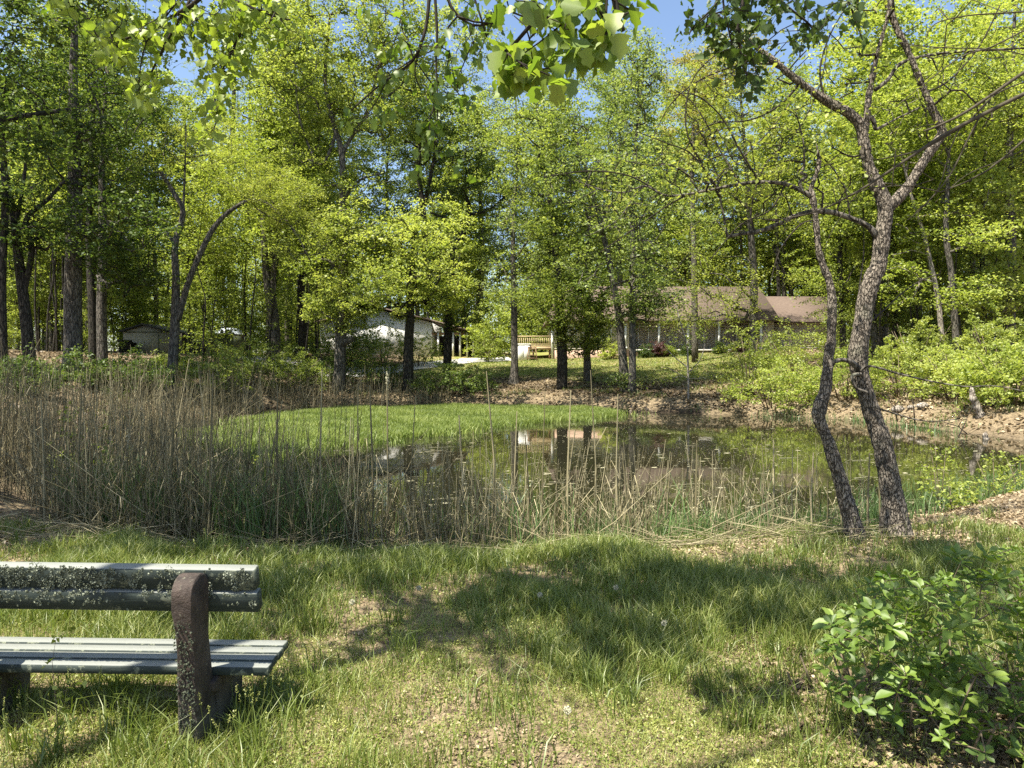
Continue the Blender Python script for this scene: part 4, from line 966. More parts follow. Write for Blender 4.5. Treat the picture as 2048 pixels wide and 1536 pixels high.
# ------------------------------------------------------------------ the two gnarled trees on the near shore
def gnarled(name, label, base, trunks, limbs, twigs, clumps, seed, nleaf, leaf):
    rs = np.random.RandomState(seed); Y = base.y; k = Y / F
    w_ = Wood()
    def path(tr, per=7):
        pts = [(P(q[0], q[1], Y + (q[3] if len(q) > 3 else 0)), q[2] * k * .40) for q in tr]
        return smooth_path(pts, per)
    a = path(trunks[0]); a[0] = (Vector((a[0][0].x, a[0][0].y, base.z - .12)), a[0][1]); w_.trunk(a)
    for tr in trunks[1:]:
        p = path(tr); w_.trunk(p, w_.nearest(p[0][0]))
    t = thing(name, label, 'tree', base)
    b = Buf(); w_.mesh(b, .003, .5, 22)
    tr_ = b.build('trunk', M['bark_near'], t, smooth=True)
    s = tr_.modifiers.new('sub', 'SUBSURF'); s.levels = s.render_levels = 2
    tx = bpy.data.textures.new('bark_lumps', 'CLOUDS'); tx.noise_scale = .045; tx.noise_depth = 3
    dm = tr_.modifiers.new('lumps', 'DISPLACE'); dm.texture = tx; dm.strength = .018; dm.mid_level = .5; dm.texture_coords = 'GLOBAL'
    tx2 = bpy.data.textures.new('burls', 'CLOUDS'); tx2.noise_scale = .22; tx2.noise_depth = 1
    d2 = tr_.modifiers.new('burls', 'DISPLACE'); d2.texture = tx2; d2.strength = .03; d2.mid_level = .5; d2.texture_coords = 'GLOBAL'
    for lm_ in limbs:
        b = Buf(); p = path(lm_, 5); b.tube([q for q, r in p], [max(r, .002) for q, r in p], 8)
        b.build('limb', M['bark_grey'], t, smooth=True)
    # fine twigs and leaves grow from limbs and trunk
    w2 = Wood()
    for tr in trunks + limbs:
        p = path(tr); ids = w2.trunk(p); w2.tr.pop()
    for c in clumps:
        pass
    cl = []
    for c in clumps:
        cl += ellipsoid_pts(P(c[0], c[1], Y + (c[5] if len(c) > 5 else 0)), (c[2] * k, max(c[2], c[3]) * k * .6, c[3] * k), c[4], rs, .3, .1)
    tips = w2.grow(cl, rs, .1, .22, -.03, .3, .16)
    b = Buf(); w2.mesh(b, .0042, .42, 6, 4, r_max=.014)
    for tw in twigs:
        p = path(tw, 5); b.tube([q for q, r in p], [max(r, .002) for q, r in p], 5)
    b.build('twigs', M['twig_dark'], t, smooth=True)
    A = np.array([w2.pos[i] for i in tips])
    V, Fq, tt = clump_leaves(A, nleaf, (.11, .11, .08), rs, leaf, .55, .9)
    mk_mesh('leaves', V, [Fq], M['leaf_yellow'], t, tt)
    return t
bR = ground_hit(1792, 1074, 5)
gnarled('gnarled_tree', 'gnarled forked tree with chequered bark, the larger of the two on the near shore', bR,
  [[(1793, 1074, 86), (1790, 1045, 66), (1786, 1000, 56), (1776, 940, 48), (1762, 880, 44), (1740, 810, 40), (1722, 755, 40), (1716, 715, 48), (1722, 660, 42), (1732, 600, 43), (1745, 555, 42), (1757, 530, 38), (1764, 480, 36), (1771, 430, 36), (1768, 400, 34), (1752, 365, 32), (1738, 330, 27), (1728, 290, 27), (1721, 255, 28), (1700, 228, 27), (1650, 200, 24), (1600, 165, 20), (1555, 128, 18), (1515, 95, 15), (1470, 60, 11), (1420, 20, 8)],
   [(1771, 420, 30), (1792, 400, 27), (1822, 365, 24), (1850, 318, 22), (1880, 275, 23), (1884, 262, 22), (1868, 225, 19), (1850, 185, 18), (1832, 140, 16), (1815, 100, 17), (1795, 60, 16), (1780, 20, 14), (1760, -60, 11)],
   [(1728, 290, 18), (1732, 255, 15), (1737, 200, 14), (1745, 155, 13), (1755, 110, 12), (1768, 60, 10), (1778, 25, 9), (1786, -40, 7)]],
  [[(1758, 478, 20), (1735, 452, 14), (1700, 436, 13), (1660, 424, 13), (1620, 424, 13), (1585, 434, 11), (1545, 453, 10), (1510, 464, 10), (1480, 468, 9), (1456, 474, 8)],
   [(1455, 474, 7), (1449, 440, 5), (1440, 395, 5), (1436, 365, 4), (1452, 345, 3.5), (1490, 310, 3), (1545, 255, 2.5), (1590, 190, 2)],
   [(1720, 745, 20, -.1), (1708, 728, 13, -.15), (1690, 720, 11, -.18), (1672, 722, 10, -.2), (1660, 735, 7, -.2), (1664, 750, 4, -.2)],
   [(1722, 742, 7, -.2), (1740, 732, 5.5, -.28), (1800, 748, 4.5, -.4), (1860, 762, 4, -.5), (1930, 773, 3, -.6), (1990, 772, 2.6, -.7), (2060, 785, 2, -.8)],
   [(1722, 748, 8, -.22), (1704, 752, 8, -.25), (1712, 775, 7, -.27), (1735, 785, 6, -.3), (1746, 800, 6, -.3), (1746, 785, 6, -.3), (1746, 810, 6, -.3), (1780, 824, 4, -.35), (1850, 842, 3, -.4), (1920, 838, 2, -.5)],
   [(1750, 180, 11), (1775, 160, 9), (1800, 128, 9), (1850, 112, 8), (1910, 104, 7), (1980, 100, 6), (2070, 95, 4)],
   [(1722, 250, 12), (1740, 235, 13), (1748, 245, 11), (1752, 258, 9), (1770, 250, 7), (1788, 240, 5), (1840, 215, 4)]],
  [[(1440, 395, 6), (1405, 330, 5), (1372, 255, 4), (1385, 160, 3.5), (1440, 105, 3), (1500, 90, 2)], [(1510, 464, 6), (1502, 420, 5), (1530, 330, 4), (1595, 262, 3.5), (1640, 170, 3), (1655, 90, 2)], [(1600, 165, 7), (1560, 210, 5), (1500, 240, 4), (1420, 250, 3.5), (1370, 300, 3), (1345, 370, 2)],
   [(1650, 200, 6), (1640, 140, 5), (1660, 70, 4), (1700, 0, 3), (1720, -50, 2)], [(1555, 128, 6), (1480, 130, 5), (1400, 160, 4), (1340, 210, 3), (1300, 290, 2)], [(1700, 436, 5), (1690, 380, 4), (1650, 320, 3.5), (1580, 290, 3), (1500, 300, 2)], [(1880, 275, 6), (1930, 250, 5), (1990, 190, 4), (2060, 160, 3)], [(1850, 185, 6), (1900, 160, 5), (1960, 90, 4), (2000, 10, 3)]] + [[(1745, 640, 5, .1), (1768, 620, 4, .2), (1800, 590, 3.5, .3), (1840, 562, 3, .4), (1880, 548, 2, .5)]],
  [(1560, 300, 140, 110, 60), (1640, 130, 120, 80, 36), (1800, 180, 120, 100, 36), (1930, 180, 100, 110, 30), (1520, 420, 70, 40, 16), (1690, 330, 60, 70, 16), (1750, 60, 100, 70, 30)], 61, 7, .055)
bL = ground_hit(1710, 1080, 5)
gnarled('gnarled_tree', 'slimmer gnarled tree with a kinked trunk leaning left beside the larger forked one', bL,
  [[(1712, 1080, 64), (1706, 1050, 44), (1694, 1005, 37), (1676, 945, 32), (1655, 880, 30), (1638, 840, 31), (1640, 812, 36), (1650, 785, 28), (1655, 735, 26), (1662, 680, 22), (1664, 620, 20), (1660, 568, 18), (1645, 528, 17), (1636, 490, 15), (1632, 440, 14), (1626, 400, 15), (1622, 378, 13), (1634, 345, 11), (1638, 325, 10), (1635, 300, 6), (1630, 270, 4)]],
  [[(1622, 392, 14), (1600, 380, 11), (1570, 368, 10), (1520, 364, 9), (1470, 370, 8), (1420, 380, 7), (1360, 391, 6), (1325, 389, 5), (1290, 372, 5), (1250, 385, 3.5), (1200, 378, 2.5), (1150, 360, 2)],
   [(1605, 380, 8), (1600, 365, 8), (1613, 352, 8), (1602, 345, 8), (1608, 330, 6), (1606, 280, 4), (1590, 220, 3)],
   [(1400, 385, 5), (1370, 345, 4), (1340, 330, 3), (1300, 330, 2.5), (1240, 320, 2)], [(1480, 368, 5), (1440, 300, 4), (1420, 260, 3.5), (1385, 205, 3), (1350, 180, 2)],
   [(1290, 372, 4), (1270, 390, 3), (1235, 440, 2.5), (1180, 470, 2)]],
  [[(1325, 389, 5), (1260, 352, 4), (1180, 342, 3.2), (1100, 352, 2.2)], [(1390, 385, 5), (1350, 402, 4), (1290, 442, 3.2), (1200, 505, 2.2)], [(1520, 365, 6), (1480, 300, 5), (1440, 230, 4), (1385, 188, 3), (1330, 196, 2)], [(1440, 383, 5), (1385, 310, 4), (1330, 285, 3), (1270, 262, 2)], [(1570, 368, 5), (1540, 420, 4), (1480, 450, 3), (1420, 520, 2)], [(1632, 440, 5), (1600, 450, 4), (1560, 500, 3), (1540, 570, 2)]],
  [(1330, 350, 120, 70, 46), (1480, 300, 100, 90, 40), (1600, 250, 70, 80, 20), (1230, 390, 70, 50, 18), (1420, 200, 60, 70, 18)], 62, 6, .05)

# ------------------------------------------------------------------ boughs reaching into the frame from above
M['twig_olive'] = plain_mat('twig_olive', (.062, .053, .036), .85, .15, .35, 30)
def bough(name, label, Y, stems, cl, leaf, seed, pal='leaf_near', tint=.5, bark='twig_dark', tvar=.2, group=None, tipr=.0022, dz=.5, cat='branch', T_=None, droop=1.0, mult=1.0, ws=1.0):
    rs = np.random.RandomState(seed); k = Y / F; w_ = Wood()
    b0 = P(stems[0][0][0], stems[0][0][1], Y)
    for s_ in stems:
        pts = smooth_path([(P(q[0], q[1], Y + (q[3] if len(q) > 3 else 0)), max(q[2] * k / 2 * ws, .002)) for q in s_], 4); w_.trunk(pts)
    C = []; cnt = []
    for px, py, r, n in cl:
        m_ = max(1, int(n * mult) // 3)
        for i in range(m_):
            C.append(np.array(P(px + rs.normal(0, r * .6), py + rs.normal(0, r * .6), Y + rs.normal(0, dz * .4)))); cnt.append(3)
    tips = w_.grow(C, rs, -.2, .16, .02, 0.0, .1)
    t = thing(name, label, cat, b0, group); b = Buf(); w_.mesh(b, tipr, .45, 6, 4, r_max=.012); b.build('twig', M[bark], t, smooth=True)
    if leaf <= 0: return t
    A = np.repeat(np.array([w_.pos[i] for i in tips]), 3, 0); n = len(A)
    A = A + rs.normal(0, leaf * .42, (n, 3))
    d = rs.normal(0, .75, (n, 3)) + np.array([0, 0, -.75 * droop]); nr = rs.normal(0, .8, (n, 3)) + np.array([0, -.35, .55])
    sz = leaf * rs.uniform(.55, 1.25, n)
    V, Fq, tt = leaf_shapes(T_ or T_MAPLE, A, d, nr, sz, tint + rs.normal(0, tvar, n))
    mk_mesh('leaves', V, [Fq], M[pal], t, tt); return t
bough('leafy_branch', 'nearest branch with large lobed sunlit leaves hanging at the top centre', 2.9,
  [[(1222, -90, 16), (1226, -20, 13), (1236, 30, 11), (1246, 62, 9)], [(1210, -60, 6), (1160, 10, 5), (1110, 60, 4), (1050, 105, 3), (1010, 130, 2)], [(1215, -40, 6), (1210, 50, 4), (1190, 120, 3)]],
  [(1028, 128, 34, 30), (1058, 148, 22, 15), (1110, 140, 22, 12), (1185, 90, 26, 21), (1205, 75, 22, 15), (1150, 50, 32, 15), (1075, 65, 28, 12), (1010, 112, 18, 9), (1050, 15, 36, 15), (1130, 10, 40, 15), (1190, 20, 26, 12), (1265, 20, 12, 9)], .086, 201, tint=.66, dz=.3, mult=1.7)
bough('leafy_branch', 'thin drooping branch of small leaves hanging down left of the nearest big leaves', 5.2,
  [[(862, -120, 9), (858, 0, 8), (848, 70, 7), (822, 125, 6), (762, 168, 4), (690, 232, 3)], [(866, -60, 7), (874, 60, 6), (872, 130, 4), (876, 215, 3), (868, 300, 2)], [(890, -60, 7), (900, 10, 6), (945, 50, 5), (1000, 42, 3)], [(930, -60, 5), (960, 30, 4), (975, 80, 3)], [(850, 60, 4), (830, 140, 3), (842, 180, 2)]],
  [(698, 240, 12, 9), (760, 232, 22, 15), (775, 160, 24, 18), (825, 110, 22, 15), (805, 65, 20, 12), (872, 190, 24, 24), (910, 165, 26, 24), (866, 250, 20, 21), (868, 290, 18, 15), (832, 338, 8, 6), (916, 340, 7, 6), (950, 100, 20, 15), (965, 60, 26, 18), (1000, 20, 24, 15), (930, 20, 24, 15), (890, 90, 16, 9), (780, 95, 22, 12), (740, 40, 26, 9), (925, 215, 18, 12)], .078, 202, tint=.5, dz=.5, mult=1.35)
bough('leafy_branch', 'spreading branch of backlit yellow-green leaves hanging in the upper left', 5.6,
  [[(420, -140, 12), (410, -20, 10), (350, 30, 7), (290, 60, 6), (225, 90, 4)], [(430, -100, 9), (470, 0, 7), (480, 70, 5), (445, 140, 4), (430, 240, 2)], [(380, 0, 6), (330, 90, 5), (292, 170, 3), (285, 210, 2)], [(470, 0, 6), (540, 30, 4), (580, 40, 3)]],
  [(212, 78, 20, 24), (238, 112, 22, 21), (290, 165, 24, 21), (282, 205, 14, 12), (262, 50, 30, 24), (330, 55, 42, 42), (420, 60, 44, 45), (480, 90, 34, 36), (440, 150, 34, 33), (428, 215, 20, 15), (408, 262, 14, 9), (520, 25, 44, 27), (350, 5, 50, 27), (440, 5, 50, 30), (120, 5, 22, 12), (480, 30, 30, 21), (560, 40, 30, 12)], .076, 203, tint=.8, dz=.7, mult=3.3)
bough('leafy_branch', 'branch of shaded dark green leaves hanging over the gnarled limb at the upper right', 6.2,
  [[(1490, -150, 12), (1488, -20, 9), (1478, 60, 6), (1490, 140, 4), (1512, 180, 2)], [(1490, -80, 7), (1560, 0, 5), (1620, 50, 4), (1640, 90, 2)], [(1470, -60, 6), (1430, 10, 5), (1390, 50, 3), (1378, 70, 2)], [(1560, -80, 6), (1680, -20, 5), (1710, 40, 3), (1725, 80, 2)]],
  [(1480, 30, 46, 72), (1440, 50, 34, 33), (1455, 100, 32, 30), (1495, 125, 28, 30), (1505, 165, 18, 15), (1530, 60, 30, 24), (1620, 30, 34, 24), (1600, 75, 22, 15), (1640, 75, 14, 9), (1690, 15, 32, 24), (1725, 70, 16, 9), (1390, 40, 18, 9), (1378, 62, 8, 6), (1560, 10, 30, 18), (1480, -30, 60, 40)], .085, 204, tint=.4, dz=.7, mult=1.9, tvar=.15, pal='leaf_dark')  # canopy shade put into the leaf colour with the dark palette
bough('bare_branch', 'long bare grey branch sweeping in from the right edge towards the fork', 4.6,
  [[(2130, 150, 20), (2048, 188, 18), (1960, 232, 17), (1880, 275, 15), (1800, 328, 11), (1720, 380, 9), (1640, 420, 6), (1560, 438, 4), (1500, 436, 2)], [(1900, 268, 9), (1840, 300, 7), (1760, 318, 5), (1700, 320, 3), (1600, 370, 2)],
   [(1960, 232, 8), (1935, 280, 7), (1900, 350, 6), (1850, 410, 5), (1815, 440, 3)], [(1920, 255, 7), (1900, 300, 5), (1875, 380, 4), (1830, 425, 3)], [(2048, 300, 5), (1990, 325, 4), (1930, 352, 3), (1870, 405, 2)], [(1720, 380, 5), (1690, 420, 4), (1660, 470, 3), (1640, 530, 2)]],
  [(1700, 370, 60, 18), (1600, 400, 50, 12), (1850, 380, 60, 12), (1780, 300, 60, 12)], 0, 205, bark='twig_olive', ws=.46)
bough('bare_branch', 'blurred pale bare branch just above the sweeping one at the right edge', 3.6,
  [[(2140, 90, 22), (2048, 145, 19), (1990, 185, 17), (1930, 225, 15), (1880, 250, 12), (1848, 262, 9)], [(2060, 55, 9), (1980, 95, 8), (1920, 115, 7), (1840, 175, 5), (1790, 215, 3)], [(2080, 118, 8), (2000, 100, 6), (1880, 95, 6), (1830, 90, 4), (1800, 85, 3)], [(2070, 22, 10), (2010, 26, 9), (1930, 32, 8), (1870, 48, 6), (1850, 80, 4)]],
  [(1900, 130, 70, 18), (1950, 60, 60, 12)], 0, 206, bark='twig_olive', ws=.36)

# ------------------------------------------------------------------ shade trees whose crowns are mostly beyond the frame
def shade_tree(name, label, base, stems, ells, pal, leaf, per, sig, seed, bark, tint, r_tip=.006):
    rs = np.random.RandomState(seed); w_ = Wood(); base = Vector(base)
    for i, s_ in enumerate(stems):
        p = smooth_path([(Vector(q[:3]), q[3]) for q in s_], 4); w_.trunk(p, -1 if i == 0 else w_.nearest(p[0][0]))
    cl = []
    for c, r, n in ells: cl += ellipsoid_pts(c, r, n, rs, .3, .35)
    cl = [c for c in cl if c[1] < .3 or not (abs(c[0]) < .74 * c[1] and c[2] < CZ + .56 * c[1] + .45) or c[0] < -.40 * c[1]]
    tips = w_.grow(cl, rs, .4, .4, .06, .25)
    t = thing(name, label, 'tree', base); b = Buf(); w_.mesh(b, r_tip, .5, 10, 4); b.build('trunk', bark, t, smooth=True)
    V, Fq, tt = clump_leaves([w_.pos[i] for i in tips], per, sig, rs, leaf, tint, .55, .2, np.array([w_.pos[i] - w_.pos[w_.par[w_.par[i]]] for i in tips])); mk_mesh('crown', V, [Fq], pal, t, tt); return t
shade_tree('shade_tree', 'tall tree behind the viewer whose boughs shade the lawn', (-4.8, -.8, 0),
  [[(-4.8, -.8, -.2, .24), (-4.75, -.5, 2.5, .2), (-4.5, .4, 4.6, .14), (-3.8, 1.8, 6.0, .08), (-2.2, 3.0, 6.8, .05), (-.4, 3.5, 7.2, .03), (1.0, 3.7, 7.3, .015)], [(-4.6, .0, 3.8, .1), (-3.2, .2, 5.4, .06), (-1.6, 1.0, 6.4, .035), (-.2, 1.7, 6.8, .02)]],
  [((-2.4, 3.3, 6.5), (2.5, 1.2, .6), 84), ((.2, 3.7, 6.5), (1.8, 1.1, .6), 44), ((.15, 1.75, 6.4), (.55, .6, .4), 12), ((1.6, 4.6, 7.0), (1.2, .7, .4), 16)], M['leaf_mid'], .11, 55, (.26, .26, .11), 301, M['bark_grey'], .45)
shade_tree('shade_tree', 'big dark-leaved tree beyond the left edge whose boughs fill the upper left', (-12.5, 12, .6),
  [[(-12.5, 12, .2, .3), (-12.4, 12, 4, .25), (-12.2, 12.1, 8, .2), (-12, 12.3, 13, .1), (-11.8, 12.4, 17, .04)], [(-12.3, 12, 6, .14), (-10.5, 12.2, 8, .10), (-8.4, 12.6, 9.6, .06), (-6.5, 13, 10.6, .03)], [(-12.3, 12, 8, .13), (-11, 10.5, 9.5, .09), (-9.5, 9, 10.6, .05)], [(-12.3, 12, 5, .1), (-11, 14, 6.5, .07), (-10, 16, 7.6, .04)]],
  [((-9.4, 12.5, 9.6), (3.4, 3.2, 1.9), 120), ((-11.5, 14.5, 7.2), (2.6, 2.6, 1.4), 60), ((-12, 11, 12.5), (3.6, 3.4, 2.6), 90), ((-9.8, 9.4, 9.4), (2.6, 1.6, 1.6), 80), ((-7.0, 11.6, 9.2), (1.8, 1.8, .8), 50), ((-6.2, 5.7, 7.9), (3.4, 1.6, .9), 170), ((-9.6, 5.8, 8.2), (2.6, 1.6, 1.0), 80)], M['leaf_dark'], .125, 60, (.36, .36, .15), 302, M['bark_dark'], .55)
# ------------------------------------------------------------------ bench seen from behind
for nm_, c0, c1, c2 in (('bench_paint', (.018, .027, .024), (.045, .058, .052), (.08, .09, .075)), ('bench_seat', (.13, .14, .13), (.23, .24, .225), (.30, .31, .28))):
    m, nt, out = mat(nm_)
    n_ = noise(nt, coords(nt, 'Object', (1, 6, 6)), 5, 6, .7); n2_ = noise(nt, coords(nt), 26, 4, .7)
    c = mixc(nt, ramp(nt, n_, [(.3, (0, 0, 0)), (.75, (1, 1, 1))]).outputs[0], c0, c1)
    c = mixc(nt, ramp(nt, n2_, [(.62, (0, 0, 0)), (.74, (1, 1, 1))]).outputs[0], c, c2)
    gr = noise(nt, coords(nt, 'Object', (.9, 26, 26)), 6, 5, .75)
    c = mixc(nt, mth(nt, 'MULTIPLY', ramp(nt, gr, [(.52, (0, 0, 0)), (.66, (1, 1, 1))]).outputs[0], .55), c, tuple(q * .35 for q in c0))
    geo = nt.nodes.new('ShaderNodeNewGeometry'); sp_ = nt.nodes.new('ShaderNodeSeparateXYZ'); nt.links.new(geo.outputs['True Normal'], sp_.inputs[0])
    if nm_ == 'bench_paint':     # lichen crust, then up-facing faces painted paler in place of sunlight and sheen
        l1 = noise(nt, coords(nt, 'Object', (1, 1, 1.2)), 15, 5, .75); l2 = noise(nt, coords(nt), 3.1, 2, .5)
        lm2 = ramp(nt, mth(nt, 'ADD', mth(nt, 'MULTIPLY', l1, .75), mth(nt, 'MULTIPLY', l2, .35)), [(.585, (0, 0, 0)), (.63, (1, 1, 1))]).outputs[0]
        c = mixc(nt, mth(nt, 'MULTIPLY', lm2, .85), c, mixc(nt, n2_, (.09, .10, .07), (.24, .26, .19)))
        n2_ = mth(nt, 'ADD', n2_, mth(nt, 'MULTIPLY', lm2, 1.5))
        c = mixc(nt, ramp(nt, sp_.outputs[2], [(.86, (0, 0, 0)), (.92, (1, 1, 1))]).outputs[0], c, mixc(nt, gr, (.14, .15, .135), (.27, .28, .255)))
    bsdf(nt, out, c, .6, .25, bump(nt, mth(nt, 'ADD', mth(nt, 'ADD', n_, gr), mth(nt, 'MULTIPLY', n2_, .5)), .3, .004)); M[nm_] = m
m, nt, out = mat('bench_post')
v = coords(nt); n_ = noise(nt, v, 9, 6, .7); n2_ = noise(nt, v, 55, 4, .75)
c = mixc(nt, ramp(nt, n_, [(.35, (0, 0, 0)), (.65, (1, 1, 1))]).outputs[0], (.022, .017, .014), (.075, .055, .045))
c = mixc(nt, ramp(nt, n2_, [(.60, (0, 0, 0)), (.70, (1, 1, 1))]).outputs[0], c, (.17, .165, .12))
sep = nt.nodes.new('ShaderNodeSeparateXYZ'); nt.links.new(v, sep.inputs[0])
low = ramp(nt, mth(nt, 'ADD', mth(nt, 'MULTIPLY', sep.outputs[2], -1.6), mth(nt, 'MULTIPLY', n_, .9)), [(.05, (0, 0, 0)), (.42, (1, 1, 1))]).outputs[0]
c = mixc(nt, low, c, mixc(nt, n2_, (.06, .056, .046), (.15, .14, .105)))
bsdf(nt, out, c, .65, .3, bump(nt, mth(nt, 'ADD', n_, n2_), .8, .012)); M['bench_post'] = m
m, nt, out = mat('lichen')
c = ramp(nt, mth(nt, 'ADD', mth(nt, 'MULTIPLY', attr(nt), .7), mth(nt, 'MULTIPLY', noise(nt, coords(nt), 60, 3, .7), .3)), [(.2, (.08, .09, .06)), (.5, (.19, .21, .15)), (.85, (.36, .385, .30))]).outputs[0]
bsdf(nt, out, c, .95, .05); M['lichen'] = m
BYd = 3.40; bb0 = Vector((-1.50, BYd, 0.0))
bench = thing('park_bench', 'weathered dark green slatted bench crusted with lichen, facing the pond', 'bench', bb0)
roll = Matrix.Rotation(math.radians(.75), 3, 'Y')
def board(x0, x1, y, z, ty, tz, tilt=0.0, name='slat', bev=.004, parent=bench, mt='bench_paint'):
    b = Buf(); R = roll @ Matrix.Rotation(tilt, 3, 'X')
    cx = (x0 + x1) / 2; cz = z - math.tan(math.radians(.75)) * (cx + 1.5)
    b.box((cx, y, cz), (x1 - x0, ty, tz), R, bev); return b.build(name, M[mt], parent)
tl = math.radians(14)
XL = -3.30
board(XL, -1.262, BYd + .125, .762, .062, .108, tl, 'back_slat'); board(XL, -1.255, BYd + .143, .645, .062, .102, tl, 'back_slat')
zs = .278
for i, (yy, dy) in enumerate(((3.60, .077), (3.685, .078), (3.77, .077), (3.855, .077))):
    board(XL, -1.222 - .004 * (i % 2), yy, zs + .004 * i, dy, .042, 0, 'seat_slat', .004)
def support(xc):
    prof = []   # side profile in (y, z): rear post with a rounded head
    ctr = [(BYd - .075, -.1), (BYd - .082, .10), (BYd - .078, .30), (BYd - .070, .45), (BYd - .082, .58), (BYd - .10, .66)]
    ctr = [(y + .06 * max(0, .6 - z) / .6, z) for y, z in ctr]
    for y, z in ctr: prof.append((y, z))
    for a in range(190, -1, -19): 
        th = math.radians(a); prof.append((BYd - .01 + .092 * math.cos(th), .742 + .075 * math.sin(th)))
    for y, z in ((BYd + .082, .66), (BYd + .10, .5), (BYd + .125, .38), (BYd + .18, .1), (BYd + .2, -.1)): prof.append((y, z))
    w0 = .054
    b = Buf(); n = len(prof)
    hw = [w0 * (1.0 if z > .6 else (.86 if z > .45 else .86 + .22 * (.45 - z))) for y, z in prof]
    V = []
    cyy = BYd + .03
    for sx, ins in ((-1, .82), (-1, 1.0), (1, 1.0), (1, .82)):   # chamfered edges
        for (y, z), h in zip(prof, hw):
            fx = h if ins < 1 else h * .84
            V.append((xc + sx * (h if ins < 1 else h * .86), cyy + (y - cyy) * (ins if ins < 1 else 1.0), z - (0 if ins == 1.0 else (.010 if z > .7 else 0))))
    # order rings so that the outermost x rings carry the inset profile
    order = [0, 1, 2, 3]
    V2 = [V[r * n + i] for r in order for i in range(n)]
    Fa = [tuple(range(n)), tuple(range(4 * n - 1, 3 * n - 1, -1))]
    for r in range(3):
        for i in range(n): j = (i + 1) % n; Fa.append((r * n + i, (r + 1) * n + i, (r + 1) * n + j, r * n + j))
    b.add(V2, Fa); pb_ = b.build('post', M['bench_post'], bench, smooth=False)
    md = pb_.modifiers.new('round', 'BEVEL'); md.width = .014; md.segments = 3; md.limit_method = 'ANGLE'; md.angle_limit = math.radians(25)
    b = Buf(); h = .07
    b.prism([(xc - h, BYd + .10, .20), (xc - h, 3.58, .17), (xc - h * 1.0, 3.58, -.1), (xc - h, 3.86, -.1), (xc - h, 3.89, .256), (xc - h, BYd + .10, .256)], (2 * h, 0, 0))
    lg = b.build('leg', M['bench_post'], bench); md = lg.modifiers.new('round', 'BEVEL'); md.width = .012; md.segments = 2
support(-1.535); support(-2.69)
# lichen rosettes crusting the slats and the post
rs = np.random.RandomState(9); parts = []
def rosette(c, nrm, r, tint, crown=.4):
    n = int(10 + r * 1900); a = rs.uniform(0, 6.28, n); q = np.sqrt(rs.uniform(0, 1, n)) * r
    nrm = np.array(nrm, float); u = np.cross(nrm, [1, .2, .1]); u /= np.linalg.norm(u); v_ = np.cross(nrm, u)
    C = np.array(c) + u * (np.cos(a) * q)[:, None] + v_ * (np.sin(a) * q * .8)[:, None] + nrm * rs.uniform(.001, .006 + crown * r * .35, (n, 1))
    N, U, W_ = rand_frames(n, .75, rs, nrm); s = (rs.uniform(.0018, .0048, n))[:, None]
    V = np.stack([C - U * s, C + W_ * s, C + U * s, C - W_ * s + N * s * .5], 1).reshape(-1, 3)
    parts.append((V, np.arange(n * 4).reshape(n, 4), np.repeat(np.clip(tint + rs.normal(0, .22, n), 0, 1), 4)))
def back_pt(x, t, lower):   # t 0..1 down the slat's rear face
    z0, hh, y0 = (.762, .108, BYd + .125) if not lower else (.645, .102, BYd + .143)
    dz = (.5 - t) * hh; z = z0 - math.tan(math.radians(.75)) * (x + 1.5)
    return (x, y0 - .0315 - dz * math.tan(tl), z + dz)
for i in range(520):
    x = rs.uniform(-2.75, -1.28); dens = .25 + .75 * sm((-1.75 - x) / .6) + .5 * (x > -1.42)
    if rs.rand() > dens: continue
    rosette(back_pt(x, rs.beta(1.1, 1.3), False), (0, -1, -.24), rs.choice([.006, .011, .018, .030], p=[.4, .28, .2, .12]), rs.uniform(.1, .6))
for i in range(230):
    x = rs.uniform(-2.75, -1.27)
    if rs.rand() > .3 + .5 * (x < -2.0): continue
    rosette(back_pt(x, rs.beta(1, 2), True), (0, -1, -.24), rs.choice([.005, .008, .012, .024], p=[.5, .3, .13, .07]), rs.uniform(.2, .6))
for i in range(260):
    z = rs.beta(1.3, 1.2) * .72 + .03; rosette((-1.535 + rs.uniform(-.043, .043), BYd - .082 + .06 * max(0, .6 - z) / .6, z), (0, -1, .1), rs.choice([.002, .003, .006], p=[.6, .32, .08]), rs.uniform(-.2, .15), .08)
V, FS, tt = join(parts); lo = mk_mesh('lichen', V, FS, M['lichen'], bench, tt); lo['kind'] = 'stuff'

# ------------------------------------------------------------------ broad-leaved bush at the lower right
rs = np.random.RandomState(21)
b0 = Vector((2.05, 3.75, g1(2.05, 3.75)))
t = thing('leafy_bush', 'low bush with whorls of oval glossy leaves filling the lower right corner', 'bush', b0)
w_ = Wood(); tips = []; cl = []
for i in range(26):
    a = rs.uniform(0, 6.28); r = rs.uniform(.05, .65); q = np.array([b0.x + math.cos(a) * r * .9, b0.y + math.sin(a) * r * .8, 0]); q[2] = g1(q[0], q[1]) - .02
    w_.trunk([(Vector(q), .007), (Vector((q[0] + math.cos(a) * .08, q[1] + math.sin(a) * .08, q[2] + .2)), .005)])
outline = [(1640, 1370), (1660, 1230), (1690, 1175), (1740, 1150), (1800, 1140), (1870, 1160), (1910, 1100), (1960, 1065), (2050, 1070), (2120, 1060), (2160, 1300), (2160, 1540), (1900, 1500), (1760, 1440), (1690, 1420)]
k_ = 0
OL = np.array(outline, float)
while len(cl) < 330:
    px, py = rs.uniform(1630, 2180), rs.uniform(1050, 1530)
    if not poly_in(OL, np.array([px]), np.array([py]))[0]: continue
    ylo, yhi = 3.05, 4.75
    Y = rs.uniform(ylo, yhi) if rs.rand() < .5 else rs.uniform(3.1, 3.9)
    p = P(px, py, Y); gg = g1(p.x, p.y)
    if p.z < gg + .05 or p.z > gg + .98: continue
    cl.append(np.array(p))
